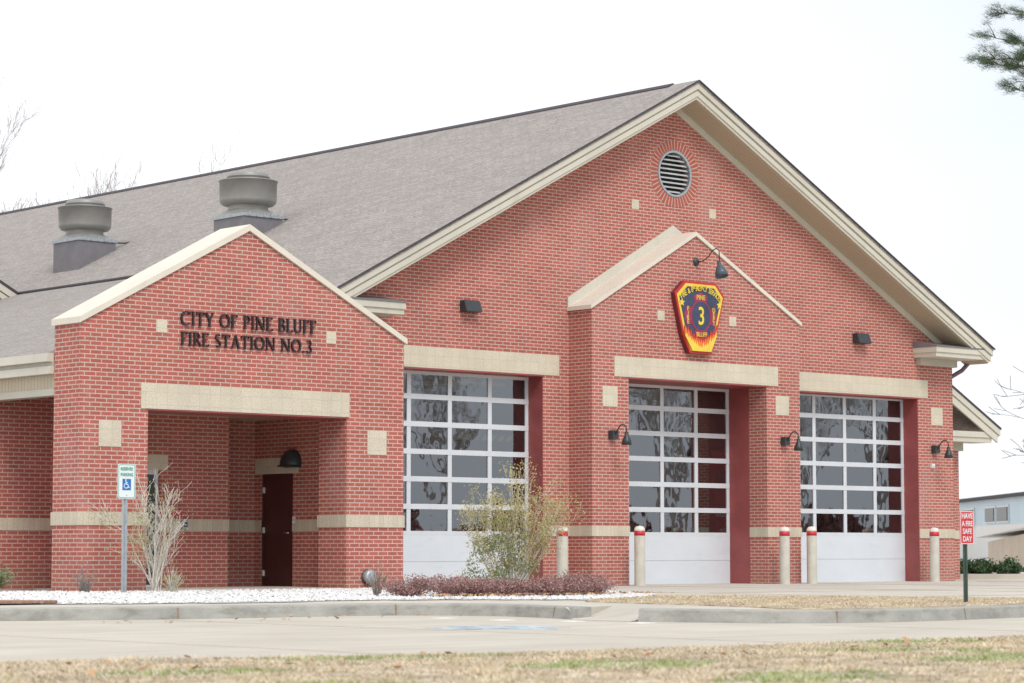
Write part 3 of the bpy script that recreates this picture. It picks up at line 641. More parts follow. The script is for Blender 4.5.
# serif letters built as strokes
def stroke(pts, w0, w1=None):
    return ('s', pts, w0, w1 if w1 is not None else w0)
def arc(cx, cy, rx, ry, a0, a1, n=10): return [(cx + rx * math.cos(R(a0 + (a1 - a0) * k / n)), cy + ry * math.sin(R(a0 + (a1 - a0) * k / n))) for k in range(n + 1)]
TH, TN = .135, .06
def serif(x, y, w_=.26): return stroke([(x - w_ / 2, y), (x + w_ / 2, y)], .045)
GL = {
 'C': (.82, [stroke(arc(.46, .5, .40, .47, 40, 180), TN, TH), stroke(arc(.46, .5, .40, .47, 180, 320), TH, TN), stroke([(.77, .98), (.77, .76)], TN)]),
 'I': (.30, [stroke([(.15, 0), (.15, 1)], TH), serif(.15, .02), serif(.15, .98)]),
 'T': (.72, [stroke([(.36, 0), (.36, .97)], TH), stroke([(.02, .96), (.70, .96)], .07), serif(.36, .02), stroke([(.035, .96), (.035, .8)], .045), stroke([(.685, .96), (.685, .8)], .045)]),
 'Y': (.72, [stroke([(.36, 0), (.36, .48)], TH), stroke([(.36, .48), (.08, .98)], TH), stroke([(.36, .48), (.64, .98)], TN), serif(.36, .02), serif(.08, .98, .22), serif(.64, .98, .2)]),
 'O': (.90, [stroke(arc(.45, .5, .38, .47, 70, 250), TN, TH * .9), stroke(arc(.45, .5, .38, .47, 250, 430), TN, TH * .9), stroke(arc(.45, .5, .38, .47, 120, 240), TH), stroke(arc(.45, .5, .38, .47, -60, 60), TH)]),
 'F': (.56, [stroke([(.14, 0), (.14, 1)], TH), stroke([(.14, .965), (.53, .965)], .065), stroke([(.14, .54), (.44, .54)], .06), serif(.14, .02), stroke([(.515, .97), (.515, .82)], .045), stroke([(.02, .98), (.14, .98)], .045)]),
 'P': (.60, [stroke([(.14, 0), (.14, 1)], TH), stroke([(.14, .965)] + arc(.30, .73, .24, .235, 90, -90) + [(.14, .495)], .085), serif(.14, .02), stroke([(.02, .98), (.14, .98)], .045)]),
 'N': (.86, [stroke([(.12, 0), (.12, 1)], TN), stroke([(.12, .99), (.74, .02)], TH), stroke([(.74, 0), (.74, 1)], TN), serif(.12, .02, .22), serif(.74, .98, .22), stroke([(0, .98), (.12, .98)], .045)]),
 'E': (.58, [stroke([(.14, 0), (.14, 1)], TH), stroke([(.14, .965), (.53, .965)], .06), stroke([(.14, .52), (.44, .52)], .06), stroke([(.14, .035), (.56, .035)], .07), stroke([(.52, .97), (.52, .84)], .045), stroke([(.55, .03), (.55, .18)], .045), stroke([(.02, .98), (.14, .98)], .045), stroke([(.02, .02), (.14, .02)], .045)]),
 'B': (.64, [stroke([(.14, 0), (.14, 1)], TH), stroke([(.14, .965)] + arc(.30, .76, .20, .205, 90, -90) + [(.14, .555)], .075), stroke([(.14, .53)] + arc(.32, .285, .25, .25, 90, -90) + [(.14, .035)], .085), stroke([(.02, .98), (.14, .98)], .045), stroke([(.02, .02), (.14, .02)], .045)]),
 'L': (.56, [stroke([(.14, 0), (.14, 1)], TH), stroke([(.14, .035), (.54, .035)], .07), stroke([(.53, .03), (.53, .18)], .045), serif(.14, .98), stroke([(.02, .02), (.14, .02)], .045)]),
 'U': (.78, [stroke([(.14, 1), (.14, .35)] + arc(.39, .33, .25, .31, 180, 270), TH, .08), stroke(arc(.39, .33, .25, .31, 270, 360) + [(.64, .35), (.64, 1)], .08, TN), serif(.14, .98), serif(.64, .98, .2)]),
 'R': (.68, [stroke([(.14, 0), (.14, 1)], TH), stroke([(.14, .965)] + arc(.30, .745, .22, .22, 90, -90) + [(.14, .525)], .08), stroke([(.30, .52), (.66, .02)], .12), serif(.14, .02), stroke([(.02, .98), (.14, .98)], .045)]),
 'S': (.52, [stroke(arc(.27, .745, .18, .225, 30, 180), TN, .10), stroke(arc(.27, .745, .18, .225, 180, 235)[:6] + [(.36, .45)] + arc(.27, .26, .20, .235, 40, 0), .10, .11), stroke(arc(.27, .26, .20, .235, 0, -150), .11, TN)]),
 'A': (.78, [stroke([(.08, 0), (.38, 1)], TN), stroke([(.70, 0), (.38, 1)], TH), stroke([(.20, .34), (.58, .34)], .05), serif(.08, .02, .2), serif(.69, .02, .24)]),
 '.': (.26, [stroke([(.13, 0), (.13, .14)], .14)]),
 '3': (.56, [stroke(arc(.26, .75, .18, .215, 150, -80), TN, .10), stroke(arc(.26, .27, .22, .25, 85, -150), .09, .10)]),
 ' ': (.34, [])}
def letter_mb(ch, w_, h, depth, y):
    mb = MB()
    for k, (_, pts, a, b_) in enumerate(GL[ch][1]):
        P = [Vector((p[0] * w_, p[1] * h)) for p in pts]; n = len(P); Lf = []; Rt = []
        for i in range(n):
            d = (P[min(i + 1, n - 1)] - P[max(i - 1, 0)]).normalized(); nn = Vector((-d.y, d.x)); ww = (a + (b_ - a) * i / (n - 1)) * h * .5
            Lf.append(P[i] + nn * ww); Rt.append(P[i] - nn * ww)
        for i in range(n - 1):
            q = [Lf[i], Rt[i], Rt[i + 1], Lf[i + 1]]; mb.prism([[(v.x, v.y) for v in q]], y - .0007 * k, y + depth)
    return mb
def wall_text(txt, x0, x1, z0, h, parent):
    gap = .10; tot = sum(GL[c_][0] for c_ in txt) + gap * (len(txt) - 1); s_ = (x1 - x0) / tot; x = x0
    for c_ in txt:
        if GL[c_][1]:
            letter_mb(c_, s_, h, .035, -.045).build('letter', 'bronze', parent, (x - parent.location.x, 0 - parent.location.y, z0 - parent.location.z))
        x += (GL[c_][0] + gap) * s_
wt = thing('wall_lettering', (3.16, 0, 3.95), 'dark serif letters reading CITY OF PINE BLUFF FIRE STATION NO.3 on the entrance gable', 'lettering')
wall_text('CITY OF PINE BLUFF', 1.823, 4.505, 4.268, .226, wt); wall_text('FIRE STATION NO.3', 1.827, 4.424, 3.95, .212, wt)

# flat sans text helper (built-in font) turned to mesh
def text_mesh(s_, size, depth=.002, wide=1.0):
    cu = bpy.data.curves.new('t', 'FONT'); cu.body = s_; cu.size = size; cu.extrude = depth; cu.align_x = 'CENTER'; cu.align_y = 'CENTER'; cu.offset = size * .012
    cu.resolution_u = 3
    o = bpy.data.objects.new('t', cu); COL.objects.link(o); dg = bpy.context.evaluated_depsgraph_get(); dg.update()
    me = bpy.data.meshes.new_from_object(o.evaluated_get(dg)); bpy.data.objects.remove(o)
    V = [v.co.copy() for v in me.vertices]; F = [tuple(p.vertices) for p in me.polygons]
    bpy.data.meshes.remove(me); return V, F
def add_text(mb, s_, size, x, z, y, mi=0, rot=0, sx=1.0):
    V, F = text_mesh(s_, size); i = len(mb.v); cr_, sr = math.cos(rot), math.sin(rot)
    if V:
        cx = (min(v.x for v in V) + max(v.x for v in V)) / 2; cy = (min(v.y for v in V) + max(v.y for v in V)) / 2
    for v in V:
        a, b_ = (v.x - cx) * sx, v.y - cy; mb.v.append((x + a * cr_ - b_ * sr, y - v.z, z + a * sr + b_ * cr_))
    for f_ in F: mb.f.append(tuple(i + k for k in f_)); mb.m.append(mi); mb.sm.append(False)

# emblem
EC = (16.54, 2.86, 5.48)
em = thing('emblem_sign', (EC[0], 3.0, 4.70), 'keystone shaped fire department emblem with yellow border, number 3 and flames', 'emblem sign')
def epoly(s_): 
    P = [(-.44, .725), (.44, .725), (.72, .44), (.335, -.76), (-.31, -.76), (-.72, .44)]
    P = [(-.45, .72), (.47, .72), (.71, .46), (.46, -.40), (.33, -.76), (-.30, -.76), (-.50, -.40), (-.73, .46)]
    return [(x * s_, z * s_ if s_ == 1 else z * (1 - (1 - s_) * .95)) for x, z in P]
def eb(name, loops, y0, y1, mat): return MB().prism(loops, y0, y1).build(name, mat, em, (0, 2.87 - 3.0, EC[2] - 4.70))
eb('backing', [epoly(1.0)], 0.022, .13, plain('emblem maroon edge', (.16, .02, .03), .5)); eb('rim', [epoly(1.0)], 0.0, .022, 'embred'); eb('border', [epoly(.93)], -.008, .02, 'gold'); eb('field', [epoly(.84)], -.014, .0, 'navy')
# flames: orange and yellow tongues rising from the foot
def flame(zb_, amp, base, col, y, seed):
    rg = random.Random(seed); pts = []
    n = 26; wd = lambda z: .50 + (z + .40) * .22 if z > -.40 else .50 - (-.40 - z) * .55
    for k in range(n + 1):
        x = -1 + 2 * k / n; z = zb_ + abs(x) ** 2 * .26 + (amp * rg.uniform(.3, 1) if k % 2 else 0)
        pts.append((x * (wd(z) - .015) * .93, z))
    poly = [(-.255, base), (.285, base)] + [(.44, -.40)] + pts[::-1] + [(-.475, -.40)]
    return eb('flame', [poly], y, y + .006, col)
flame(-.47, .14, -.70, 'embred', -.022, 1); flame(-.55, .13, -.705, 'orange', -.028, 2); flame(-.64, .13, -.71, 'gold', -.034, 3)
# cross with disc
cz0 = .02
def wedge(a, r0, r1, hw): 
    P = []
    for t in (-hw, hw): P.append((r0 * math.cos(R(a + t * 1.3)), cz0 + r0 * math.sin(R(a + t * 1.3))))
    q = [(r1 * math.cos(R(a + hw)), cz0 + r1 * math.sin(R(a + hw))), (r1 * 1.06 * math.cos(R(a)), cz0 + r1 * 1.06 * math.sin(R(a))), (r1 * math.cos(R(a - hw)), cz0 + r1 * math.sin(R(a - hw)))]
    return [P[0], P[1]] + q
for a in (0, 90, 180, 270): eb('cross_arm', [wedge(a, .24, .455, 27)], -.019, -.013, 'cross')
eb('cross_disc', [[(.30 * math.cos(2 * math.pi * k / 32), cz0 + .33 * math.sin(2 * math.pi * k / 32)) for k in range(32)]], -.024, -.0135, 'cross')
eb('cross_disc', [[(.265 * math.cos(2 * math.pi * k / 32), cz0 + .295 * math.sin(2 * math.pi * k / 32)) for k in range(32)]], -.028, -.0135, 'navy')
mb = MB(); add_text(mb, '3', .52, .0, cz0, -.032, sx=.8); mb.build('numeral', 'gold', em, (0, -.13, .78))
mb = MB()
def word_done():
    global mb
    mb.build('emblem_lettering', 'gold', em, (0, -.13, .78)); mb = MB()
for s_, x, z, sz, sx in (('PINE', 0, .40, .14, .9), ('BLUFF', 0, -.365, .13, .9)): add_text(mb, s_, sz, x, z, -.045 if z < 0 else -.024, sx=sx); word_done()
for k, ch in enumerate('FIRE'): add_text(mb, ch, .12, -.375, cz0 + .135 - k * .09, -.024)
word_done()
for k, ch in enumerate('DEPT'): add_text(mb, ch, .12, .375, cz0 + .135 - k * .09, -.024)
word_done()
tx = 'FIRE & EMERGENCY SERVICES'
for k, ch in enumerate(tx):
    a = 90 + 41 - 82 * k / (len(tx) - 1)
    if ch != ' ': add_text(mb, ch, .155, .86 * math.cos(R(a)), -.24 + .83 * math.sin(R(a)), -.024, rot=R((a - 90) * .8), sx=.75)
mb.build('emblem_lettering', 'gold', em, (0, -.13, .78))
for x in (-.545, .545):
    P = [((.085 if k % 2 == 0 else .036) * math.cos(R(90 + 36 * k)) + x, .27 + (.09 if k % 2 == 0 else .038) * math.sin(R(90 + 36 * k))) for k in range(10)]
    eb('star', [P], -.022, -.013, 'gold')

# gooseneck wall lamps
def goose(loc, label, big=1.0):
    t = thing('gooseneck_lamp', loc, label, 'wall lamp', 'gooseneck wall lamps')
    mb = MB(); mb.box(-.08 * big, .08 * big, -.13, 0, -.085, .085); mb.build('junction_box', 'black', t)
    pts = [(0, -.12, .0), (0, -.20, .12), (0, -.28, .19), (0, -.37, .19), (0, -.43, .13), (0, -.44, .02)]
    mb = MB(); mb.tube(pts, .014, 8); mb.build('arm', 'black', t)
    mb = MB(); mb.lathe([(.001, .05), (.035, .045), (.045, -.03), (.06, -.06), (.09, -.13), (.105, -.21), (.095, -.21), (.05, -.07), (.001, -.06)], 24, (0, -.44, 0)); mb.build('lamp_shade', 'black', t)
    return t
g1 = goose((14.13, 3.0, 2.99), 'black gooseneck wall lamp left of the middle bay door')
dup(g1, (19.15, 3.0, 3.0), 'black gooseneck wall lamp between the middle and right bay doors')
dup(g1, (24.93, YM, 3.0), 'black gooseneck wall lamp at the right corner of the wall')
# emblem lamp: round base, long curved arm
t = thing('sign_lamp', (16.56, 3.0, 6.63), 'black gooseneck lamp hanging over the fire department emblem', 'wall lamp')
mb = MB(); mb.lathe([(.001, .05), (.06, .045), (.085, .01), (.09, 0)], 20, (0, 0, 0), axis=(0, -1, 0)); mb.build('wall_plate', 'black', t)
mb = MB(); mb.tube([(0, -.04, 0), (0, -.20, .0), (0, -.36, .08), (0, -.48, .20), (0, -.58, .23), (0, -.66, .18), (0, -.67, -.06)], .012, 8); mb.build('arm', 'black', t)
mb = MB(); mb.lathe([(.001, .14), (.035, .135), (.05, .04), (.08, .01), (.12, -.09), (.14, -.20), (.125, -.20), (.06, .0), (.001, .0)], 24, (0, -.68, -.17), axis=(0, .3, 1)); mb.build('lamp_shade', plain('blue grey enamel', (.07, .10, .13), .35), t)
# wall packs
def wpack(loc, label):
    t = thing('wall_pack_light', loc, label, 'wall light', 'box wall lights high on the wall')
    mb = MB(); mb.prism([[(-.22, -.10), (-.02, -.10), (0, -.10), (0, .12), (-.13, .12)]], -.20, .20, 'x'); mb.build('housing', 'black', t)
    mb = MB(); mb.box(-.17, .17, -.20, -.03, -.108, -.1005); mb.build('lens', 'winglass', t)
    return t
w1 = wpack((10.95, YM, 5.39), 'black box light on the brick above the left bay door'); dup(w1, (22.38, YM, 5.39), 'black box light on the brick above the right bay door')
# dome light over side door
t = thing('dome_wall_light', (5.5, 1.92, 2.17), 'black dome wall light over the brown side door', 'wall light')
mb = MB(); pr = [(.24 * math.cos(R(a)), .28 * math.sin(R(a))) for a in range(0, 95, 10)]
n = 20; i0 = 0
for j in range(len(pr) - 1):
    for k in range(n):
        def q(r, z, kk): a = math.pi * kk / n; return (-r * math.sin(a) * 1.0, r * math.cos(a), z)
        mb.face([q(*pr[j], k), q(*pr[j], k + 1), q(*pr[j + 1], k + 1), q(*pr[j + 1], k)][::-1], 0, True)
mb.build('dome_shade', 'black', t); mb = MB(); mb.box(-.2, 0, -.2, .2, -.03, .0); mb.build('lens', 'winglass', t); mb = MB(); mb.box(-.05, 0, -.22, .22, -.04, .02); mb.build('base_rim', 'black', t)
# small fittings
t = thing('wall_hydrant', (5.63, 0, .25), 'chrome round pipe fitting low on the brick beside the purple shrubs', 'hydrant fitting')
mb = MB(); mb.lathe([(.10, 0), (.115, .03), (.12, .10), (.10, .13), (.06, .14), (.001, .145)], 24, (0, 0, 0), axis=(0, -1, .1)); mb.build('body', 'galv', t)
mb = MB(); mb.lathe([(.13, .0), (.13, .02), (.10, .025)], 24, (0, 0, 0), axis=(0, -1, 0)); mb.build('flange', 'black', t)
mb = MB(); mb.tube([(.02, -.14, 0), (.02, -.19, -.03)], .028, 8); mb.build('outlet', 'chrome', t)
t = thing('entry_notice', (3.44, 2.4, 1.27), 'small red and white notice on the brick beside the lobby window', 'notice')
mb = MB(); mb.box(-.10, .10, -.012, 0, 0, .12); mb.build('panel', 'signred', t); mb = MB(); mb.prism([[(-.07, .10), (0, .03), (.07, .10), (.04, .10), (0, .06), (-.04, .10)]], -.016, -.0125); mb.build('mark', 'signwhite', t)
t = thing('entry_keypad', (3.56, 2.4, 1.06), 'small grey keypad box on the tan band below the red notice', 'keypad')
mb = MB(); mb.box(-.06, .06, -.06, 0, 0, .14); mb.build('body', 'galv', t); mb = MB(); mb.box(-.035, .035, -.065, -.0605, .03, .11); mb.build('keys', 'black', t)
t = thing('bell_button', (5.5, 1.88, 1.22), 'small white button plate on the brick by the brown side door', 'switch plate')
mb = MB(); mb.box(-.02, 0, -.035, .035, -.06, .06); mb.build('plate', 'white', t); mb = MB(); mb.box(-.03, -.0205, -.012, .012, -.012, .012); mb.build('button', 'galv', t)
t = thing('wall_speaker', (24.87, YM, 2.57), 'tiny white fixture below the corner gooseneck lamp', 'fixture')
mb = MB(); mb.box(-.05, .05, -.05, 0, 0, .10); mb.build('body', 'white', t); mb = MB(); mb.lathe([(.03, 0), (.028, .02), (.001, .03)], 12, (0, -.05, .05), axis=(0, -1, 0)); mb.build('nozzle', 'white', t)

# ------------------------------------------------------------------ bollards
def bollard(loc, label):
    t = thing('bollard', loc, label, 'bollard', 'cream pipe bollards by the bay doors')
    mb = MB(); mb.lathe([(.107, 0), (.107, 1.02), (.107, 1.14), (.10, 1.145)], 24); mb.build('post', 'cream', t)
    mb = MB(); mb.lathe([(.1075, 1.02), (.110, 1.02), (.110, 1.115), (.1075, 1.115)], 24); mb.build('red_band', 'redtape', t)
    mb = MB(); mb.lathe([(.108, 1.13), (.10, 1.165), (.07, 1.20), (.001, 1.215)], 24); mb.build('cap', 'bollardcap', t)
    return t
b0 = bollard((12.35, 2.5, -.05), 'cream bollard behind the sparse shrub, leftmost of the five')
for x, y, z, l in ((14.42, 2.5, -.03, 'cream bollard in front of the left end of the middle bay door'), (18.68, 2.55, -.02, 'cream bollard at the right pier of the middle bay door'), (19.52, 2.55, -.01, 'cream bollard in front of the left edge of the right bay door'), (24.28, 3.15, .0, 'cream bollard at the right corner of the building')):
    dup(b0, (x, y, z), l)

# ------------------------------------------------------------------ signs
t = thing('parking_sign', (.06, -1.2, .03), 'green lettered reserved parking sign with blue wheelchair square on a steel post', 'road sign')
mb = MB(); mb.box(-.035, .035, -.02, .02, 0, 1.93); mb.box(-.012, .012, -.035, -.02, 0, 1.5); mb.build('post', 'galv', t)
def rrect(x0, x1, z0, z1, r): 
    P = []
    for cx, cz, a in ((x1 - r, z1 - r, 0), (x0 + r, z1 - r, 90), (x0 + r, z0 + r, 180), (x1 - r, z0 + r, 270)):
        P += [(cx + r * math.cos(R(a + k * 30)), cz + r * math.sin(R(a + k * 30))) for k in range(4)]
    return P
mb = MB(); mb.prism([rrect(-.155, .155, 1.44, 1.96, .03)], -.045, -.038); pn = mb.build('sign_panel', 'signwhite', t)
mb = MB(); mb.prism([rrect(-.145, .145, 1.45, 1.95, .03), rrect(-.137, .137, 1.458, 1.942, .026)], -.0475, -.0455); mb.build('border', 'signgreen', pn)
mb = MB(); add_text(mb, 'RESERVED', .068, 0, 1.885, -.049, sx=.72); add_text(mb, 'PARKING', .068, 0, 1.80, -.049, sx=.78); mb.build('sign_lettering', 'signgreen', pn)
mb = MB(); mb.box(-.075, .075, -.0475, -.0455, 1.565, 1.735); mb.build('blue_square', 'signblue', pn)
mb = MB(); wc = MB()
def wst(mb, pts, w_, y=-.050):
    P = [Vector(p) for p in pts]
    for a, b_ in zip(P, P[1:]):
        d = (b_ - a).normalized(); n = Vector((-d.y, d.x)) * w_ / 2; a2 = a - d * w_ * .3; b2 = b_ + d * w_ * .3
        mb.prism([[tuple(a2 + n), tuple(a2 - n), tuple(b2 - n), tuple(b2 + n)]], y - .0003 * len(mb.f) / 8, y + .002)
def wheelchair(ox, oz, s_):
    mb = MB(); T = lambda l: [(ox + a * s_, oz + b_ * s_) for a, b_ in l]
    wst(mb, T(arc(-.02, -.16, .24, .24, 100, 370, 14)), .07 * s_); wst(mb, T([(-.05, .33), (-.03, .0), (.18, -.02), (.26, -.32), (.36, -.32)]), .08 * s_); wst(mb, T([(-.04, .17), (.16, .15)]), .06 * s_)
    mb.prism([T([(-.06 + .075 * math.cos(R(k * 36)), .42 + .075 * math.sin(R(k * 36))) for k in range(10)])], -.052, -.048); return mb
wheelchair(-.01, 1.655, .15).build('wheelchair_symbol', 'signwhite', pn)
for z in (1.49, 1.91):
    mb = MB(); mb.lathe([(.008, 0), (.008, .006), (.001, .008)], 8, (0, -.045, z), axis=(0, -1, 0)); mb.build('bolt', 'galv', t)
t = thing('driveway_sign', (5.745, -12.55, -.0), 'red sign reading HAVE A FIRE SAFE DAY on a dark green post', 'sign')
t.rotation_euler = (0, 0, R(-6))
mb = MB(); mb.box(-.028, .028, -.014, .014, 0, 1.215); mb.box(-.01, .01, -.028, -.014, 0, 1.1); mb.build('post', 'postgreen', t)
mb = MB(); mb.prism([rrect(-.125, .125, .775, 1.21, .02)], -.040, -.032); pn = mb.build('sign_panel', 'signred', t)
mb = MB(); mb.prism([rrect(-.123, .123, .777, 1.208, .018), rrect(-.113, .113, .787, 1.198, .016)], -.043, -.0402)
mb.build('border', plain('sign pink white', (.80, .62, .62), .5), pn)
mb = MB()
for s_, z in (('HAVE', 1.145), ('A FIRE', 1.045), ('SAFE', .945), ('DAY', .845)): add_text(mb, s_, .098, 0, z, -.045, sx=.72 if len(s_) > 4 else .84)
mb.build('sign_lettering', 'signwhite', pn)

# ------------------------------------------------------------------ plants
def leafq(mb, p, s_, rg, flat=False):
    a = rg.uniform(0, 6.28); e_ = rg.uniform(-1.2, 1.2); u = Vector((math.cos(a) * math.cos(e_), math.sin(a) * math.cos(e_), math.sin(e_)))
    v_ = u.cross(Vector((rg.uniform(-1, 1), rg.uniform(-1, 1), rg.uniform(-1, 1)))); v_ = v_.normalized() if v_.length > .01 else Vector((0, 0, 1))
    u *= s_; v_ *= s_ * .45; mb.face([p - u, p - v_, p + u, p + v_]); mb.t.append(rg.random())
def grow(tb, p, d, length, rad, lev, rg, tips, spread=.6, ups=.15, nseg=4, kids=3, shrink=.68, minr=.002, sides=(7, 5, 4, 3, 3, 3)):
    pts = [Vector(p)]; rads = [rad]; dd = Vector(d).normalized()
    for k in range(nseg):
        dd = (dd + Vector((rg.uniform(-1, 1), rg.uniform(-1, 1), rg.uniform(-1, 1))) * .13 + Vector((0, 0, ups * .3))).normalized()
        pts.append(pts[-1] + dd * length / nseg); rads.append(max(minr, rad * (1 - .5 * (k + 1) / nseg)))
    tb.tube(pts, rads, sides[min(len(sides) - 1, 5 - lev if lev <= 5 else 0)], cap=False)
    if lev == 0: tips.append((pts[-1], dd)); tips.append((pts[-2], dd)); return
    if lev <= 2: tips.append((pts[2], dd))
    for k in range(kids + (1 if rg.random() < .4 else 0)):
        i = rg.randint(1, nseg) if k else nseg
        ax = Vector((rg.uniform(-1, 1), rg.uniform(-1, 1), rg.uniform(-.3, .6))).normalized()
        nd = (dd + ax * spread * rg.uniform(.6, 1.3) + Vector((0, 0, ups))).normalized()
        grow(tb, pts[i], nd, length * shrink * rg.uniform(.75, 1.15), max(minr, rads[i] * .66), lev - 1, rg, tips, spread, ups, nseg, kids, shrink, minr, sides)
# purple barberry mounds
def mound(loc, rx, ry, h, label, seed, mat='leaf_red', n=2600, ls=.017, group='purple low shrubs in the gravel bed', name='barberry_shrub', cat='shrub', bark='bark_grey'):
    rg = random.Random(seed); t = thing(name, loc, label, cat, group)
    tb = MB(); lf = MB(); lf.t = []
    nb = 46
    for k in range(nb):
        a = rg.uniform(0, 6.28); rr = math.sqrt(rg.random()); e_ = Vector((rx * rr * math.cos(a), ry * rr * math.sin(a), h * (1.12 - .55 * rr * rr) * rg.uniform(.7, 1.15)))
        mid = Vector((e_.x * .45 + rg.uniform(-.03, .03), e_.y * .45, e_.z * .55)); b_ = Vector((e_.x * .25, e_.y * .25, 0)); tb.tube([b_, mid, e_], [.006, .004, .002], 3, cap=False)
        for j in range(n // nb):
            s_ = rg.uniform(.25, 1.03); p = (b_.lerp(mid, s_ * 2) if s_ < .5 else mid.lerp(e_, s_ * 2 - 1)); p = p + Vector((rg.gauss(0, .05), rg.gauss(0, .05), rg.gauss(0, .035)))
            if p.z < .01: p.z = .01 + rg.random() * .04
            leafq(lf, p, ls * rg.uniform(.7, 1.4), rg)
    tb.build('stems', bark, t); lf.build('foliage', mat, t); return t
for k, (x, y, rx, h, l) in enumerate(((2.78, -4.6, .48, .25, 'purple barberry mound at the left end of the row, beside the twiggy grey shrub'), (3.2, -5.0, .50, .27, 'purple barberry mound second from the left, below the white door panel'),
        (3.7, -5.15, .50, .24, 'purple barberry mound just left of the tall sparse shrub'), (4.25, -5.3, .48, .22, 'purple barberry mound at the left foot of the tall sparse shrub'), (4.75, -5.4, .48, .22, 'purple barberry mound at the right foot of the tall sparse shrub'), (5.2, -5.35, .50, .25, 'purple barberry mound just right of the tall sparse shrub'),
        (5.75, -5.2, .50, .26, 'purple barberry mound below the leftmost bollard'), (6.25, -4.85, .46, .23, 'purple barberry mound at the right end of the row'))):
    mound((x, y, .03), rx, rx * .8, h, l, 20 + k, n=3600)
mound((2.75, -3.9, .03), .22, .2, .42, 'bare twiggy grey shrub in front of the right brick pier', 41, 'leaf_tan', 260, .012, None, 'twiggy_shrub', 'shrub', 'bark_grey')
mound((-.95, 2.0, .05) if False else (-.95, 1.0, .05), .40, .4, .40, 'small bright green rounded shrub at the far left wall', 42, 'leaf_green', 2600, .026, None, 'round_shrub', 'shrub')
# tall sparse shrub before the left bay door
rg = random.Random(11); t = thing('sparse_shrub', (4.78, -4.5, .03), 'tall sparse olive shrub with thin stems in front of the left bay door', 'shrub')
tb = MB(); lf = MB(); lf.t = []; tips = []
ddr = Vector((.7506, -.6607, 0))
for k in range(24):
    side = rg.uniform(-.75, 1.15); dpt = rg.uniform(-.5, .5); up = rg.uniform(.9, 1.25)
    d = ddr * side * .9 + Vector((.66, .75, 0)) * dpt * .6 + Vector((0, 0, up)); grow(tb, (rg.uniform(-.12, .12), rg.uniform(-.12, .12), 0), d, rg.uniform(.74, 1.12) * (1.0 if abs(side) < .5 else .85), .010, 2, rg, tips, .45, .12, 4, 3, .62, .0022)
for p, d in tips:
    if p.z < .25: continue
    for j in range(13): leafq(lf, p + Vector((rg.gauss(0, .05), rg.gauss(0, .05), rg.gauss(0, .06))), rg.uniform(.013, .026), rg)
tb.build('stems', 'bark_pale', t); lf.build('leaves', 'leaf_tan', t)
lf = MB(); lf.t = []
for j in range(9000):
    a = rg.uniform(0, 6.28); rr = rg.random() ** .6; z = rg.random() ** 1.3
    p = Vector((.80 * rr * math.cos(a) * (1 - .5 * z) - .1 * (1 - z), .6 * rr * math.sin(a) * (1 - .55 * z), z * 1.15 + .02))
    if mn.noise(p * 3.2) < -.02 + z * .18: continue
    leafq(lf, p, rg.uniform(.015, .030), rg)
lf.build('lower_foliage', 'leaf_green', t)
# pale multi-stem small tree at the entrance
rg = random.Random(35); t = thing('crape_myrtle', (.92, -.75, .05), 'pale bare multi-stemmed small tree in front of the entrance opening', 'small tree')
tb = MB(); tips = []
for k in range(9):
    side = (-.95, -.5, -.25, -.05, .1, .2, .35, .55, .75)[k]; d = ddr * side * .62 + Vector((.66, .75, 0)) * rg.uniform(-.3, .3) + Vector((0, 0, 1.2)); grow(tb, (rg.uniform(-.06, .06), rg.uniform(-.06, .06), 0), d, rg.uniform(.70, .98), .015, 3, rg, tips, .62, .03, 5, 3, .60, .0032)
tb.build('trunk', 'bark_pale', t); lf = MB(); lf.t = []
for p, d in tips:
    if (p.dot(ddr) < -.15 and p.z < 1.25 and p.z > .35 and rg.random() < .8) or rg.random() < .1:
        for j in range(7): leafq(lf, p + Vector((rg.gauss(0, .06), rg.gauss(0, .06), rg.gauss(0, .06))), rg.uniform(.014, .026), rg)
lf.build('leaves', 'leaf_pale', t)
mound((1.1, -.95, .04), .2, .18, .38, 'small pale yellow-green sprouting shrub at the foot of the bare tree', 44, 'leaf_pale', 260, .018, None, 'small_shrub', 'shrub', 'bark_pale')
mound((-.15, -.45, .04), .28, .2, .42, 'thin brown leafless shrub against the left brick pier', 45, 'leaf_tan', 90, .014, None, 'leafless_shrub', 'shrub', 'bark_grey')
# hedge bushes far right
for k, (x, y, rx, l) in enumerate(((30.55, 7.6, .55, 'dark green clipped bush right behind the building corner'), (31.1, 7.25, .55, 'dark green clipped bush in the middle of the far right row'), (31.55, 6.75, .42, 'dark green clipped bush at the right end of the far row'))):
    mound((x, y, .02), rx, rx * .8, .40, l, 60 + k, 'leaf_hedge', 4200, .035, 'clipped bushes by the far wing', 'clipped_bush', 'bush')
mb = MB(); mb.prism([[(28.99, 6.9), (36, 2.2), (36, 9.5), (29, 14)]], -.002, .11, 'z'); structure(mb.build('raised_walk', 'conc'))

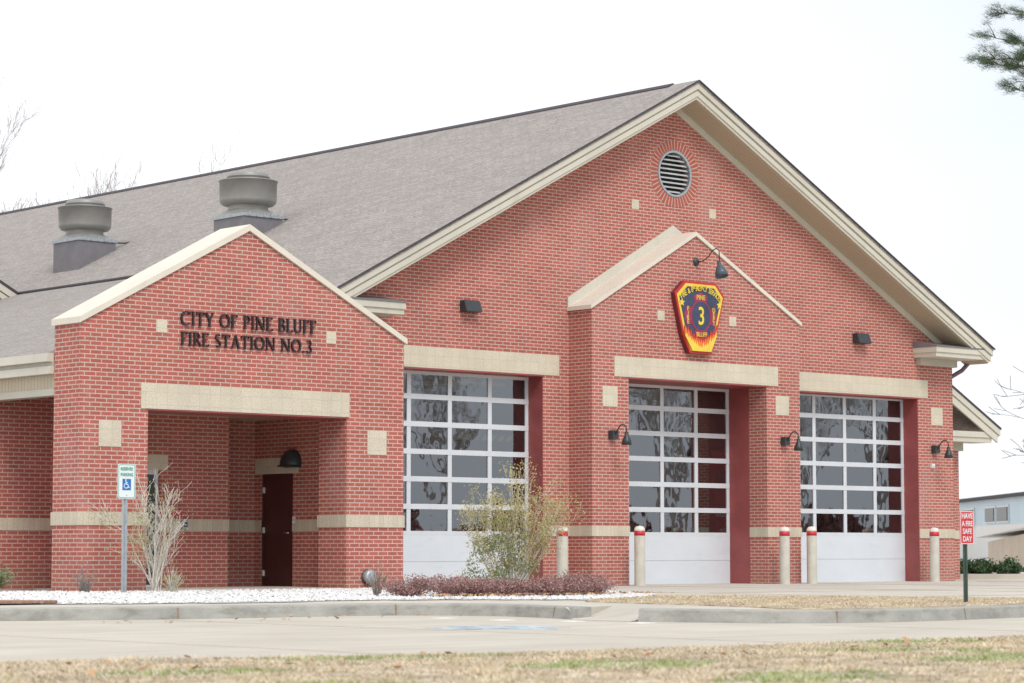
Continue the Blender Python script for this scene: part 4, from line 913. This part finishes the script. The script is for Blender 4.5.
# trees
def tree(loc, label, h, seed, lev=4, mat='bark_grey', group=None, spread=.55, r=.22, ups=.12, name='bare_tree', len0=None, kids=3, minr=.008, trunk=.28):
    rg = random.Random(seed); t = thing(name, loc, label, 'tree', group); tb = MB(); tips = []
    tk = MB(); tk.tube([(0, 0, -.3), (.05, 0, h * trunk * .5), (0, .05, h * trunk)], [r * 1.2, r, r * .85], 10, cap=False); tk.build('trunk', mat, t)
    for k in range(4):
        a = k * 1.57 + rg.uniform(-.4, .4); d = Vector((math.cos(a) * spread, math.sin(a) * spread, 1)) if k else Vector((.05, .05, 1))
        grow(tb, (0, .05 * (h > 0), h * trunk - .1), d, len0 or h * .27, r * .6, lev, rg, tips, spread, ups, 4, kids, .70, minr, (6, 5, 4, 3, 3, 3))
    tb.build('crown', mat, t); return t
tree((29.6, 61.2, -.2), 'tall bare tree rising beyond the left end of the roof', 21.5, 5, 5, spread=.45, group='bare trees behind the station', kids=4, minr=.0085, mat='bark_far')
tree((37.2, 59.5, -.2), 'bare treetop just showing over the roof ridge between the two fans', 17.2, 6, 5, group='bare trees behind the station', minr=.0075, mat='bark_far')
tree((38.9, 58.6, -.2), 'bare treetop over the ridge just left of the right fan, taller', 17.2, 7, 5, group='bare trees behind the station', minr=.0075, mat='bark_far')
tree((51.2, 17.8, -.2), 'wide bare tree with drooping branches right of the station', 7.6, 12, 4, spread=.95, ups=-.02, r=.16, minr=.012, trunk=.35, len0=2.3)
# pine whose limbs reach into the upper right
rg = random.Random(77); t = thing('pine_tree', (42.9, 10.3, .15), 'tall pine reaching its needled limbs into the upper right sky', 'pine tree')
mb = MB(); mb.tube([(0, 0, -.2), (.1, 0, 8), (0, .1, 15), (.1, 0, 20.5)], [.30, .24, .16, .05], 12, cap=False); mb.build('trunk', 'bark_brown', t)
tb = MB(); nd = MB(); nd.t = []
def clump(p, d, s_):
    for j in range(75):
        a = rg.uniform(0, 6.28); e_ = rg.uniform(-.5, 1.3); u = (Vector((math.cos(a) * math.cos(e_), math.sin(a) * math.cos(e_), math.sin(e_))) + d * .5).normalized() * s_ * rg.uniform(.6, 1.1)
        v_ = u.orthogonal().normalized() * .007; q = p + Vector((rg.gauss(0, .09), rg.gauss(0, .09), rg.gauss(0, .05))); nd.face([q - v_, q + v_, q + u]); nd.t.append(rg.random())
lft = Vector((-.7506, .6607, 0)); fwd = Vector((.66, .75, 0))
limbs = [(lft + Vector((0, 0, .10)), 14.2, 4.5), (lft * 1 + fwd * .25 + Vector((0, 0, .05)), 15.1, 4.6), (lft - fwd * .2 + Vector((0, 0, .08)), 14.7, 4.3), (lft - fwd * .3 + Vector((0, 0, .12)), 15.9, 4.0), (lft + fwd * .1, 16.6, 3.9), (lft + Vector((0, 0, .15)), 14.9, 3.6), (lft + fwd * .15, 15.5, 4.3), (lft - fwd * .1, 13.6, 3.9), (lft + fwd * .3, 13.9, 3.5), (lft + fwd * -.4, 13.4, 3.2)]
for k in range(13):
    a = rg.uniform(0, 6.28); limbs.append((Vector((math.cos(a), math.sin(a), rg.uniform(0, .3))), rg.uniform(13, 20), rg.uniform(2.2, 4.2)))
for d, z, ln in limbs:
    d = d.normalized(); p = Vector((0, 0, z)); pts = [p.copy()]
    for k in range(6): d = (d + Vector((rg.uniform(-.1, .1), rg.uniform(-.1, .1), rg.uniform(-.06, .10)))).normalized(); p = p + d * ln / 6; pts.append(p.copy())
    tb.tube(pts, [.06 - .008 * k for k in range(7)], 5, cap=False)
    for k in range(2, 7):
        for m_ in range(5):
            sd2 = (d + Vector((rg.uniform(-1, 1), rg.uniform(-1, 1), rg.uniform(-.4, .5)))).normalized(); e_ = pts[k] + sd2 * rg.uniform(.25, .65); tb.tube([pts[k], pts[k].lerp(e_, .5) + Vector((0, 0, .04)), e_], [.014, .01, .006], 4, cap=False); clump(e_, sd2, .26)
            if rg.random() < .6: clump(pts[k].lerp(e_, .6), sd2, .20)
tb.build('limbs', 'bark_brown', t); nd.build('needles', 'needle', t)
# street trees behind the viewer, seen mirrored in the glass
rp = [(45, -38, 'left'), (80, -40, ''), (61, -37, ''), (57, -58, ''), (70, -44, ''), (50, -43, ''), (78, -56, ''), (50, -29, ''), (86, -42, ''), (64, -35, ''), (68.5, -34.5, ''), (67, -39, ''), (52, -36, '')]
s1 = tree((70, -33, -.2), 'bare street tree mirrored in the bay door glass', 13, 91, 4, group='street trees mirrored in the glass', r=.17, minr=.013, mat='bark_far')
hb = mound((58, -42, -.2), 4.5, 3, 2.4, 'brownish leafy mass out of view, added to darken the low reflections in the glass', 97, 'leaf_red', 9000, .2, 'added leafy masses for the low reflections in the glass', 'reflection_mass', 'shrub')  # unseen masses added for dark low reflections, standing in for houses and tree line
for k, (x, y) in enumerate(((66, -36), (51, -49), (75, -44), (64, -55), (84, -38), (44, -42), (74, -30))): dup(hb, (x, y, -.2), 'brownish leafy mass out of view, added to darken the low reflections in the glass', rz=k)
s2 = tree((57, -58, -.2), 'bare street tree mirrored in the bay door glass', 16, 92, 4, group='street trees mirrored in the glass', r=.2, minr=.013, mat='bark_far')
for k, (x, y, _) in enumerate(rp):
    if (x, y) in ((45, -38), (57, -58)): continue
    dup(s1 if k % 2 else s2, (x, y, -.2), 'bare street tree mirrored in the bay door glass', rz=k * 1.3)

# ------------------------------------------------------------------ engines inside
def engine(loc, label):
    t = thing('fire_engine', loc, label, 'fire engine', 'fire engines parked inside the bays')
    mb = MB(); mb.prism([[(0, .55), (0, 1.5), (.18, 2.75), (2.4, 2.8), (2.4, .55)]], -1.2, 1.2, 'x'); mb.build('cab', 'engine_red', t)
    mb = MB(); mb.box(-1.22, 1.22, 2.5, 8.0, .6, 2.7); mb.build('body', 'engine_red', t)
    mb = MB(); mb.prism([[(.035, 1.6), (.155, 2.5), (.14, 2.5), (.02, 1.6)]], -1.08, 1.08, 'x'); mb.build('windscreen', 'winglass', t)
    mb = MB(); mb.box(-1.25, 1.25, -.55, 0, .5, .85); mb.build('bumper', 'chrome', t)
    mb = MB(); mb.box(-.5, .5, -.03, .0, .9, 1.45); mb.build('grille', 'chrome', t)
    for x in (-.85, .85):
        mb = MB(); mb.box(x - .22, x + .22, -.04, .0, .95, 1.2); mb.build('headlight', 'white', t)
    mb = MB(); mb.box(-.9, .9, .4, .75, 2.82, 3.0); mb.build('light_bar', 'signred', t)
    mb = MB(); mb.box(-1.235, -1.222, 2.5, 8, 1.4, 1.55); mb.box(1.222, 1.235, 2.5, 8, 1.4, 1.55); mb.box(-1.2, 1.2, -.012, -.002, 1.46, 1.52); mb.build('stripe', 'white', t)
    for x in (-1.08, 1.08):
        for y in (1.0, 6.3):
            mb = MB(); mb.lathe([(.2, -.16), (.5, -.15), (.53, 0), (.5, .15), (.2, .16)], 24, (x, y, .53), axis=(1, 0, 0)); wl = mb.build('wheel', 'rubber', t)
            mb = MB(); mb.lathe([(.001, .1), (.2, .12), (.26, .17), (.26, -.17), (.2, -.12), (.001, -.1)], 20, (x, y, .53), axis=(1, 0, 0)); mb.build('rim', 'chrome', wl)
    return t
e1 = engine((16.7, 6.6, 0), 'red fire engine dimly seen behind the middle bay door glass'); dup(e1, (22.3, 6.9, 0), 'red fire engine dimly seen behind the right bay door glass')
t = thing('exhaust_hose', (10.5, 4.55, 3.93), 'yellow overhead hose seen through the left bay door', 'hose')
mb = MB(); mb.tube([(0, 0, 0), (.7, .03, .05), (1.5, 0, .09), (2.2, .05, .06)], .05, 8); mb.build('hose', 'yellow', t); mb = MB(); mb.box(-.05, 2.2, -.03, .03, .16, .19); mb.build('rail', 'galv', t)
t = thing('clearance_bar', (11.3, 4.5, 2.86), 'black and yellow striped bar seen through the left bay door', 'bar')
mb = MB(); mb.box(0, 1.6, -.03, .03, 0, .12); mb.build('bar', 'black', t)
for k in range(7):
    mb = MB(); x = .03 + k * .215; mb.prism([[(x, .002), (x + .12, .002), (x + .2, .118), (x + .08, .118)]], -.034, -.0305); mb.build('stripe', 'yellow', t)

# ------------------------------------------------------------------ far buildings on the right
def local(px, D):      # point on the ground seen D metres ahead at lateral slope px
    return None
fx, fy = .6608, .7506; rx_, ry_ = .7506, -.6608; cx0, cy0 = -21.0935, -34.0288
def W(lat, dep): return (cx0 + fx * dep + rx_ * lat, cy0 + fy * dep + ry_ * lat)
t = thing('metal_warehouse', (*W(24, 120), -.2), 'low pale blue and white metal building beyond the bushes', 'building')
def wbox(mb, lat0, lat1, d0, d1, z0, z1, base, mi=0, z1b=None):
    z1b = z1 if z1b is None else z1b
    P = [W(lat0, d0), W(lat1, d0), W(lat1, d1), W(lat0, d1)]; P = [(x - base[0], y - base[1]) for x, y in P]; zt_ = [z1, z1, z1b, z1b]
    lo = [(x, y, z0) for x, y in P]; hi = [(x, y, z) for (x, y), z in zip(P, zt_)]
    mb.face(lo[::-1], mi); mb.face(hi, mi)
    for k in range(4): mb.face([lo[k], lo[(k + 1) % 4], hi[(k + 1) % 4], hi[k]], mi)
bs = W(24, 120)
mb = MB(); wbox(mb, 22.9, 45, 95, 140, -.2, 2.1, bs); mb.build('wall', 'wall_white', t)
mb = MB(); wbox(mb, 22.85, 45, 94.9, 140.1, 2.1, 3.35, bs); mb.build('cladding', 'metal_blue', t)
mb = MB(); wbox(mb, 22.6, 46, 94.5, 141, 3.35, 3.5, bs); mb.build('roof', 'edge', t)
for a, b_ in ((121.5, 124), (118.2, 121), (127, 129.5)):
    mb = MB(); wbox(mb, 22.78, 22.86, a, b_, 2.2, 3.0, bs); wf = mb.build('window', 'alu', t)
    mb = MB(); wbox(mb, 22.74, 22.79, a + .15, b_ - .15, 2.28, 2.92, bs); mb.build('pane', 'winglass', wf)
t = thing('tan_shed', (*W(18, 90), -.2), 'tan boarded shed with a sloping white roof edge at the right edge', 'shed'); bs = W(18, 90)
mb = MB(); wbox(mb, 16.35, 28, 74, 88.5, -.0, 1.75, bs, z1b=1.2); mb.build('wall', 'tanboard', t)
mb = MB(); wbox(mb, 16.2, 29, 73.5, 90, 1.75, 1.9, bs, z1b=1.35)
P = None; mb.build('roof', 'white', t)
mb = MB(); wbox(mb, 15.9, 16.3, 79.3, 80.3, -.0, .45, bs); ac = mb.build('ac_unit', 'galv', t)
mb = MB(); wbox(mb, 15.86, 15.9, 79.45, 80.15, .06, .38, bs); mb.build('grille', 'dark', ac)
